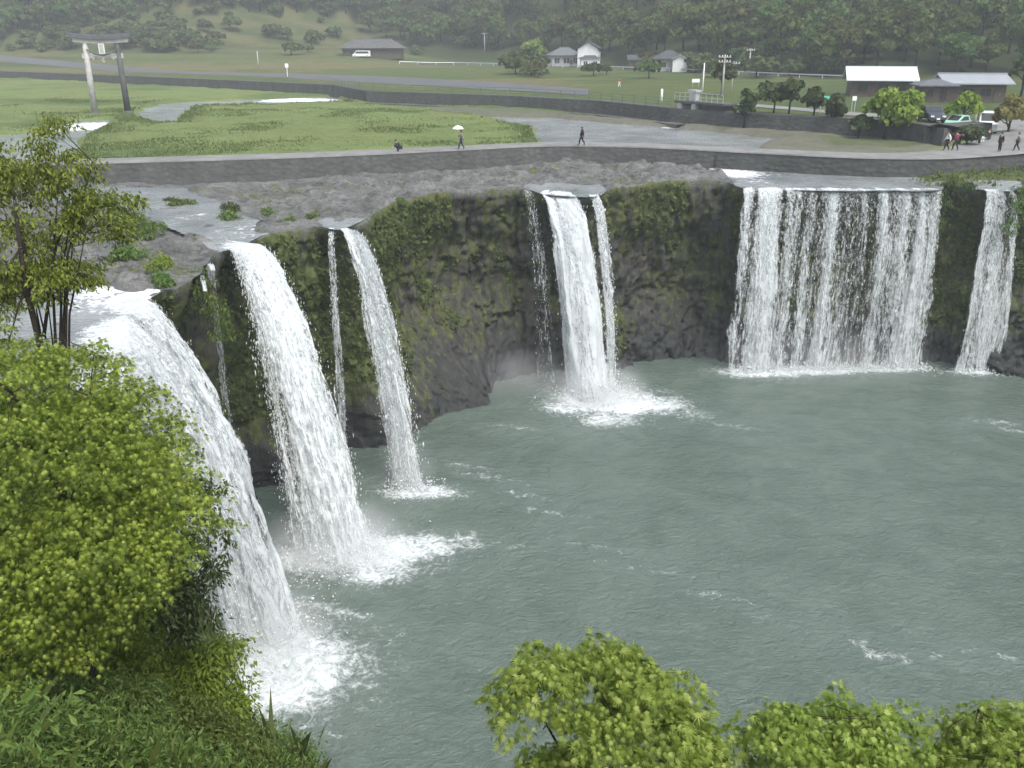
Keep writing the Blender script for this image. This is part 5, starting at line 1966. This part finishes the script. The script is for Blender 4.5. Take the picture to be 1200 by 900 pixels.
def upole(px, py, hpx, label, arms=1, rad=.14, mat='pole', z=None):
    p = gpos(px, py, z)
    h = hpx / pxm(p)
    root = empty("utility_pole", p, R(random.uniform(-20, 20)))
    tag(root, label, "utility pole", "utility poles upstream")
    MB().tube([(0, 0, -.5), (0, 0, h)], [rad * 1.25, rad * .8], 10).build("shaft", M[mat], root, smooth=True)
    for k in range(arms):
        zc = h - .35 - k * .7
        ar = MB().box((0, -rad * 1.4, zc), (1.9, .12, .12)).build("crossarm", M['steel'], root)
        for x in (-.8, -.35, .35, .8):
            MB().tube([(x, -rad * 1.4, zc + .06), (x, -rad * 1.4, zc + .2), (x, -rad * 1.4, zc + .28)], [.05, .075, .04], 6).build("insulator", M['white'], ar)
    return root


upole(846, 113, 46, "tall grey utility pole right of the sluice, the taller of two", 2, z=20.6)
upole(857, 110, 36, "thinner utility pole just right of the tallest pole by the sluice", 1, .1, z=20.6)
upole(823, 110, 34, "pale pole behind the sluice deck, left of the taller poles", 0, .1, 'white', z=20.6)
upole(568, 60, 20, "pale utility pole under the wood, upper middle of the hillside foot", 1, .22)
upole(877, 89, 30, "pale utility pole by the far road at the edge of the wood", 1, .16)
upole(303, 79, 18, "pale pole beside the far road, right of the torii gate", 0, .15, 'pole')
#upole(311, 77, 20, "thin grey pole close behind a paler pole by the far road", 1, .15)
upole(1143, 138, 24, "thick weathered pole in front of the grey roofed house", 0, .18, 'pole', z=20.6)
#upole(1165, 96, 16, "short pole behind the pale grey roof at the right", 1, .12)
p = gpos(775, 119, 20.6)
o = MB().tube([(0, 0, -.3), (0, 0, 1.6), (0, 0, 1.72)], [.17, .17, .08], 10).build("marker_post", M['white'], None, smooth=True)
o.location = p
tag(o, "stout white post at the right end of the embankment railing", "post")
p = gpos(337, 90, 20.6)
root = empty("road_marker", p)
tag(root, "small white marker on a post at the edge of the far road", "marker")
MB().tube([(0, 0, -.3), (0, 0, 2.6)], .09, 6).build("post", M['white'], root)
MB().box((0, -.1, 2.5), (.8, .06, .9)).build("board", M['white'], root, bevel=.02)


def board_sign(px, py, z, w, h, zc, mat, label, rz=0):
    p = gpos(px, py, z)
    root = empty("sign_board", p, rz)
    tag(root, label, "sign")
    for s_ in (-1, 1):
        MB().tube([(s_ * w * .36, 0, -.3), (s_ * w * .36, 0, zc + h / 2)], .04, 6).build("post", M['steel'], root)
    MB().box((0, -.06, zc), (w, .05, h)).build("board", M[mat], root, bevel=.015)


board_sign(966, 133, 20.6, 1.5, .85, 1.55, 'teal', "teal sign board on two posts between the park trees")
board_sign(999, 133, 20.6, .5, .5, 1.7, 'white', "small white sign left of the large bright tree")
board_sign(815, 101, 20.9, 1.4, .6, 1.1, 'white', "white board behind the sluice hoist")

# ------------------------------------------------------------------ vehicles
def car(label, px, py, z, rz, L, Wc, H, mat, kind="car", name="parked_car"):
    p = gpos(px, py, z)
    root = empty(name, p, rz)
    tag(root, label, kind, "vehicles parked by the river")
    van = kind == "van"
    if van:
        prof = [(-L / 2, .35), (-L / 2, H * .55), (-L / 2 + .12, H), (L / 2 - 1.25, H), (L / 2 - .55, H * .60), (L / 2 - .05, H * .50), (L / 2, .35)]
        cab = [(-L / 2 + .35, H * .58), (-L / 2 + .42, H * .9), (L / 2 - 1.32, H * .9), (L / 2 - .78, H * .60)]
    else:
        prof = [(-L / 2, .35), (-L / 2 + .03, H * .58), (-L / 2 + .35, H * .66), (-L / 2 + .75, H), (L / 2 - 1.9, H), (L / 2 - 1.15, H * .64), (L / 2 - .12, H * .54), (L / 2, .38)]
        cab = [(-L / 2 + .72, H * .66), (-L / 2 + .95, H * .93), (L / 2 - 1.95, H * .93), (L / 2 - 1.42, H * .66)]
    MB().prism(prof, -Wc / 2, Wc / 2).build("body", M[mat], root, bevel=.06)
    for s_ in (-1, 1):
        MB().prism(cab, s_ * (Wc / 2 - .02), s_ * (Wc / 2 + .012)).build("side_window", M['glass'], root)
    a, b = prof[-3 if van else -3], prof[-4 if van else -4]
    (x1, z1), (x0, z0) = (prof[4], prof[3]) if van else (prof[5], prof[4])
    nx, nz = (z0 - z1), (x1 - x0)
    ln = math.hypot(nx, nz)
    nx, nz = nx / ln * .02, nz / ln * .02
    w2 = Wc / 2 - .16
    MB().add([(x0 + .06 + nx, -w2, z0 - .05 + nz), (x0 + .06 + nx, w2, z0 - .05 + nz), (x1 - .05 + nx, w2, z1 + .05 + nz), (x1 - .05 + nx, -w2, z1 + .05 + nz),
              (x0 + .06 - nx, -w2, z0 - .05 - nz), (x0 + .06 - nx, w2, z0 - .05 - nz), (x1 - .05 - nx, w2, z1 + .05 - nz), (x1 - .05 - nx, -w2, z1 + .05 - nz)],
             [(0, 1, 2, 3), (4, 7, 6, 5), (0, 3, 7, 4), (1, 5, 6, 2), (0, 4, 5, 1), (3, 2, 6, 7)]).build("windscreen", M['glass'], root)
    for sx2 in (-1, 1):
        for s_ in (-1, 1):
            xw = sx2 * (L / 2 - .78)
            y0 = s_ * (Wc / 2 - .1)
            t = MB().tube([(xw, y0 - .1, .32), (xw, y0 + .13 * s_ + (.0), .32)] if s_ > 0 else [(xw, y0 + .1, .32), (xw, y0 - .13, .32)], .32, 18).build("wheel", M['tyre'], root)
            MB().tube([(xw, y0 + s_ * .125, .32), (xw, y0 + s_ * .145, .32)], .19, 14).build("rim", M['steel'], t)
    for s_ in (-1, 1):
        MB().box((L / 2 - .03, s_ * (Wc / 2 - .28), H * .44), (.12, .36, .16)).build("headlight", M['lamp'], root, bevel=.02)
    MB().box((L / 2 + .02, 0, .45), (.14, Wc - .1, .22)).build("bumper", M[mat], root, bevel=.03)
    MB().box((L / 2 + .10, 0, .47), (.02, .33, .165)).build("number_plate", M['white'], root)
    return root


car("dark blue car parked facing the river, left of a mint coloured car", 1091, 143, 20.6, R(-96), 4.0, 1.72, 1.62, 'cardark')
car("mint green car half hidden behind a dark bush on the parking lane", 1120, 143, 20.6, R(-150), 3.6, 1.55, 1.5, 'mint')
car("white van parked at the right behind the people", 1157, 142, 20.6, R(-112), 4.4, 1.8, 2.15, 'carwhite', "van")
car("distant white van on the field track below the dark barn", 424, 67.5, None, R(178), 5.6, 2.0, 2.1, 'carwhite', "van")


# ------------------------------------------------------------------ people
def skin_mesh(name, joints, bones, mat, parent, level=2):
    me = bpy.data.meshes.new(name)
    me.from_pydata([j[0] for j in joints], bones, [])
    o = bpy.data.objects.new(name, me)
    COL.objects.link(o)
    sk = o.modifiers.new("skin", 'SKIN')
    sk.use_smooth_shade = True
    for v, j in zip(me.skin_vertices[0].data, joints):
        r_ = j[1]
        v.radius = (r_, r_) if not hasattr(r_, '__len__') else r_
    me.skin_vertices[0].data[0].use_root = True
    ss_ = o.modifiers.new("sub", 'SUBSURF')
    ss_.levels = ss_.render_levels = level
    dg = bpy.context.evaluated_depsgraph_get()
    dg.update()
    me2 = bpy.data.meshes.new_from_object(o.evaluated_get(dg))
    bpy.data.objects.remove(o)
    me2.name = name
    me2.materials.clear()
    me2.materials.append(mat)
    for f_ in me2.polygons:
        f_.use_smooth = True
    return link(bpy.data.objects.new(name, me2), parent)


def person(label, loc, rz, pose, coat, trousers, hair='hair', h=1.68, hood=False, long_coat=False):
    """pose: dict of joint positions (metres, x forward, y to the left) over a standing default"""
    J = dict(pel=(0, 0, .93), wai=(0, 0, 1.06), che=(.01, 0, 1.28), nek=(.02, 0, 1.45), hd0=(.035, 0, 1.52), hd1=(.04, 0, 1.63),
             shL=(0, .17, 1.38), elL=(-.03, .24, 1.12), haL=(.06, .24, .88), fiL=(.09, .235, .78),
             shR=(0, -.17, 1.38), elR=(-.03, -.24, 1.12), haR=(.06, -.24, .88), fiR=(.09, -.235, .78),
             hiL=(0, .09, .9), knL=(.03, .095, .5), anL=(-.02, .10, .09), toL=(.15, .11, .035),
             hiR=(0, -.09, .9), knR=(.03, -.095, .5), anR=(-.02, -.10, .09), toR=(.15, -.11, .035))
    J.update(pose)
    k = h / 1.70
    J = {a: tuple(c * k for c in v) for a, v in J.items()}
    rad = dict(pel=(.15, .12), wai=(.14, .105), che=(.165, .115), nek=.058, hd0=(.075, .085), hd1=(.083, .095), shL=.062, elL=.046, haL=.034, fiL=.03, shR=.062, elR=.046, haR=.034, fiR=.03,
               hiL=.088, knL=.06, anL=.043, toL=.036, hiR=.088, knR=.06, anR=.043, toR=.036)
    root = empty("person", loc, rz)
    tag(root, label, "person")
    names = list(J)

    def sub(keys, bones, grow, mat, nm, lv=2, over=None):
        js = []
        for a in keys:
            r_ = rad[a]
            r_ = tuple((q + grow) * k for q in r_) if hasattr(r_, '__len__') else (r_ + grow) * k
            if over and a in over:
                r_ = over[a]
            js.append((J[a], r_))
        return skin_mesh(nm, js, [(keys.index(a), keys.index(b)) for a, b in bones], mat, root, lv)

    allb = [("pel", "wai"), ("wai", "che"), ("che", "nek"), ("nek", "hd0"), ("hd0", "hd1"), ("che", "shL"), ("shL", "elL"), ("elL", "haL"), ("haL", "fiL"), ("che", "shR"), ("shR", "elR"), ("elR", "haR"), ("haR", "fiR"),
            ("pel", "hiL"), ("hiL", "knL"), ("knL", "anL"), ("anL", "toL"), ("pel", "hiR"), ("hiR", "knR"), ("knR", "anR"), ("anR", "toR")]
    sub(names, allb, 0, M['skin'], "body")
    ck = ["pel", "wai", "che", "shL", "elL", "haL", "shR", "elR", "haR"]
    cb = [b for b in allb if b[0] in ck and b[1] in ck]
    ov = {"pel": (.20 * k, .165 * k)} if long_coat else {}
    if hood:
        ck += ["nek", "hd0", "hd1"]
        cb += [("che", "nek"), ("nek", "hd0"), ("hd0", "hd1")]
    sub(ck, cb, .024, M[coat], "coat", 2, ov)
    tk = ["pel", "hiL", "knL", "anL", "hiR", "knR", "anR"]
    sub(tk, [b for b in allb if b[0] in tk and b[1] in tk], .02, M[trousers], "trousers")
    for s_ in "LR":
        sub(["an" + s_, "to" + s_], [("an" + s_, "to" + s_)], .014, M['cloth_black'], "shoe", 1)
    hd = Vector(J["hd1"])
    f_ = (Vector(J["hd1"]) - Vector(J["nek"]))
    if not hood:
        bm = bmesh.new()
        bmesh.ops.create_uvsphere(bm, u_segments=14, v_segments=10, radius=.108 * k)
        for v in bm.verts:
            if v.co.x > .02 and v.co.z < .03:
                v.co.x = .02
            v.co.z *= 1.1
        for q in bm.faces:
            q.smooth = True
        me = bpy.data.meshes.new("hair")
        bm.to_mesh(me)
        bm.free()
        me.materials.append(M[hair])
        o = link(bpy.data.objects.new("hair", me), root)
        o.location = hd + Vector((-.018, 0, .025)) * k
    nm_ = MB().add([(.088, -.014, -.03), (.088, .014, -.03), (.112, 0, -.028), (.085, 0, .015)], [(0, 2, 1), (0, 3, 2), (1, 2, 3), (0, 1, 3)]).build("nose", M['skin'], root)
    nm_.location = hd
    for s_ in (-1, 1):
        bm = bmesh.new()
        bmesh.ops.create_icosphere(bm, subdivisions=1, radius=.012 * k)
        me = bpy.data.meshes.new("eye")
        bm.to_mesh(me)
        bm.free()
        me.materials.append(M['hair'])
        o = link(bpy.data.objects.new("eye", me), root)
        o.location = hd + Vector((.084, s_ * .033, .012)) * k
    # five fingers to a hand
    for s_ in "LR":
        w_, e_ = Vector(J["fi" + s_]), Vector(J["ha" + s_])
        d_ = (w_ - e_).normalized()
        sd_ = d_.cross(Vector((0, 1, 0)))
        sd_ = sd_.normalized() if sd_.length > .1 else Vector((1, 0, 0))
        mb = MB()
        for q, L_ in enumerate((.062, .072, .068, .052)):
            b0 = w_ + sd_ * (.022 - .015 * q)
            mb.tube([b0 - d_ * .02, b0 + d_ * L_ * .55, b0 + d_ * L_ * .9 - Vector((0, .012 if s_ == 'L' else -.012, 0))], [.010, .009, .007], 6)
        b0 = e_ * .6 + w_ * .4 + sd_ * .03
        mb.tube([b0, b0 + sd_ * .03 + d_ * .025, b0 + sd_ * .035 + d_ * .055], [.012, .011, .008], 6)
        mb.build("fingers", M['skin'], root, smooth=True)
    return root


WALK = dict(knL=(.20, .09, .52), anL=(.26, .09, .10), toL=(.42, .09, .05), knR=(-.02, -.09, .50), anR=(-.26, -.09, .14), toR=(-.13, -.09, .04), elL=(-.12, .25, 1.14), haL=(-.10, .26, .90), fiL=(-.08, .26, .80), elR=(.05, -.25, 1.13), haR=(.2, -.22, .93), fiR=(.27, -.21, .86))
CROUCH = dict(pel=(-.12, 0, .36), wai=(-.06, 0, .50), che=(.10, 0, .70), nek=(.22, 0, .82), hd0=(.27, 0, .87), hd1=(.32, 0, .96), shL=(.12, .17, .77), elL=(.32, .2, .56), haL=(.5, .12, .45), fiL=(.57, .1, .38),
              shR=(.12, -.17, .77), elR=(.32, -.2, .56), haR=(.5, -.12, .45), fiR=(.57, -.1, .38), hiL=(-.10, .1, .36), knL=(.28, .15, .48), anL=(.06, .12, .09), toL=(.22, .13, .035), hiR=(-.10, -.1, .36), knR=(.28, -.15, .48), anR=(.06, -.12, .09), toR=(.22, -.13, .035))
HOLD = dict(elR=(.12, -.2, 1.12), haR=(.26, -.12, 1.26), fiR=(.30, -.10, 1.33))
POINT = dict(shR=(.02, -.18, 1.39), elR=(.10, -.42, 1.32), haR=(.16, -.66, 1.34), fiR=(.18, -.76, 1.35))


def ppos(px, py, z=PZ):
    x, y, _ = at(px, py, z)
    return (x, y, z)


person("crouching person in dark clothes on the weir path, left of the white umbrella", ppos(468, 177.5), R(200), CROUCH, 'cloth_navy', 'cloth_black')
up_ = ppos(541, 175)
person("person in dark clothes walking the weir path under a white umbrella", up_, R(185), dict(WALK, **HOLD), 'cloth_grey', 'cloth_navy')
# the umbrella in that person's hand
hx, hy = .29, -.105
c_, s_n = math.cos(R(185)), math.sin(R(185))
umb = empty("umbrella", (up_[0] + hx * c_ - hy * s_n, up_[1] + hx * s_n + hy * c_, PZ + 1.28))
tag(umb, "open white umbrella held over a person on the weir path", "umbrella")
MB().tube([(0, 0, -.06), (0, 0, .82), (0, 0, .92)], [.012, .010, .005], 8).build("shaft", M['steel'], umb)
MB().tube([(0, 0, -.07), (0, 0, -.16), (.03, 0, -.20), (.06, 0, -.18)], .016, 8).build("handle", M['timber'], umb)
mb = MB()
nr = 8
ringv = []
for q, (r_, z_) in enumerate(((.02, .85), (.2, .80), (.38, .70), (.53, .55))):
    for k in range(nr * 4):
        a_ = 2 * math.pi * k / (nr * 4)
        sc_ = 1 - (.05 * q / 3) * (0.5 - .5 * math.cos(a_ * nr))
        ringv.append((r_ * sc_ * math.cos(a_), r_ * sc_ * math.sin(a_), z_ + .02 * q / 3 * (0.5 - .5 * math.cos(a_ * nr))))
n_ = nr * 4
fs = [tuple((q * n_ + k, q * n_ + (k + 1) % n_, (q + 1) * n_ + (k + 1) % n_, (q + 1) * n_ + k)) for q in range(3) for k in range(n_)] + [tuple(range(n_))[::-1]]
mb.add(ringv, fs)
mb.build("canopy", M['umbrella'], umb, smooth=True)
for k in range(nr):
    a_ = 2 * math.pi * k / nr
    MB().tube([(0.01 * math.cos(a_), .01 * math.sin(a_), .835), (.2 * math.cos(a_), .2 * math.sin(a_), .785), (.525 * math.cos(a_), .525 * math.sin(a_), .54)], .005, 4).build("rib", M['steel'], umb)
person("lone walker in a long black hooded coat in the middle of the weir path", ppos(682, 170.5), R(172), WALK, 'cloth_black', 'cloth_black', h=1.82, hood=True, long_coat=True)
person("person in a red jacket far off on the river road beyond the railing", gpos(726, 102, 20.7), R(190), WALK, 'cloth_red', 'cloth_white', h=1.75)
person("person in a white jacket and dark trousers at the right end of the weir path", ppos(1109, 176.5), R(175), WALK, 'cloth_white', 'cloth_black', h=1.72)
person("person in a maroon coat pointing, beside the one in the white jacket", ppos(1119, 176.5), R(100), dict(WALK, **POINT), 'cloth_maroon', 'cloth_black', h=1.72, long_coat=True)
person("person in a grey top and black trousers standing right of the maroon coat", ppos(1171, 177.5), R(200), {}, 'cloth_black', 'cloth_black', h=1.66)
person("person in black half cut off by the right edge of the picture", ppos(1191, 177), R(160), WALK, 'cloth_grey', 'cloth_black', h=1.6)
person("person in a long white coat standing in front of the white van", gpos(1151, 163, 19.6), R(-90), {}, 'cloth_white', 'cloth_white', h=1.74, long_coat=True)
person("person in dark clothes close beside the white coat, in front of the white van", gpos(1158, 162, 19.6), R(-70), {}, 'cloth_black', 'cloth_navy', h=1.7)
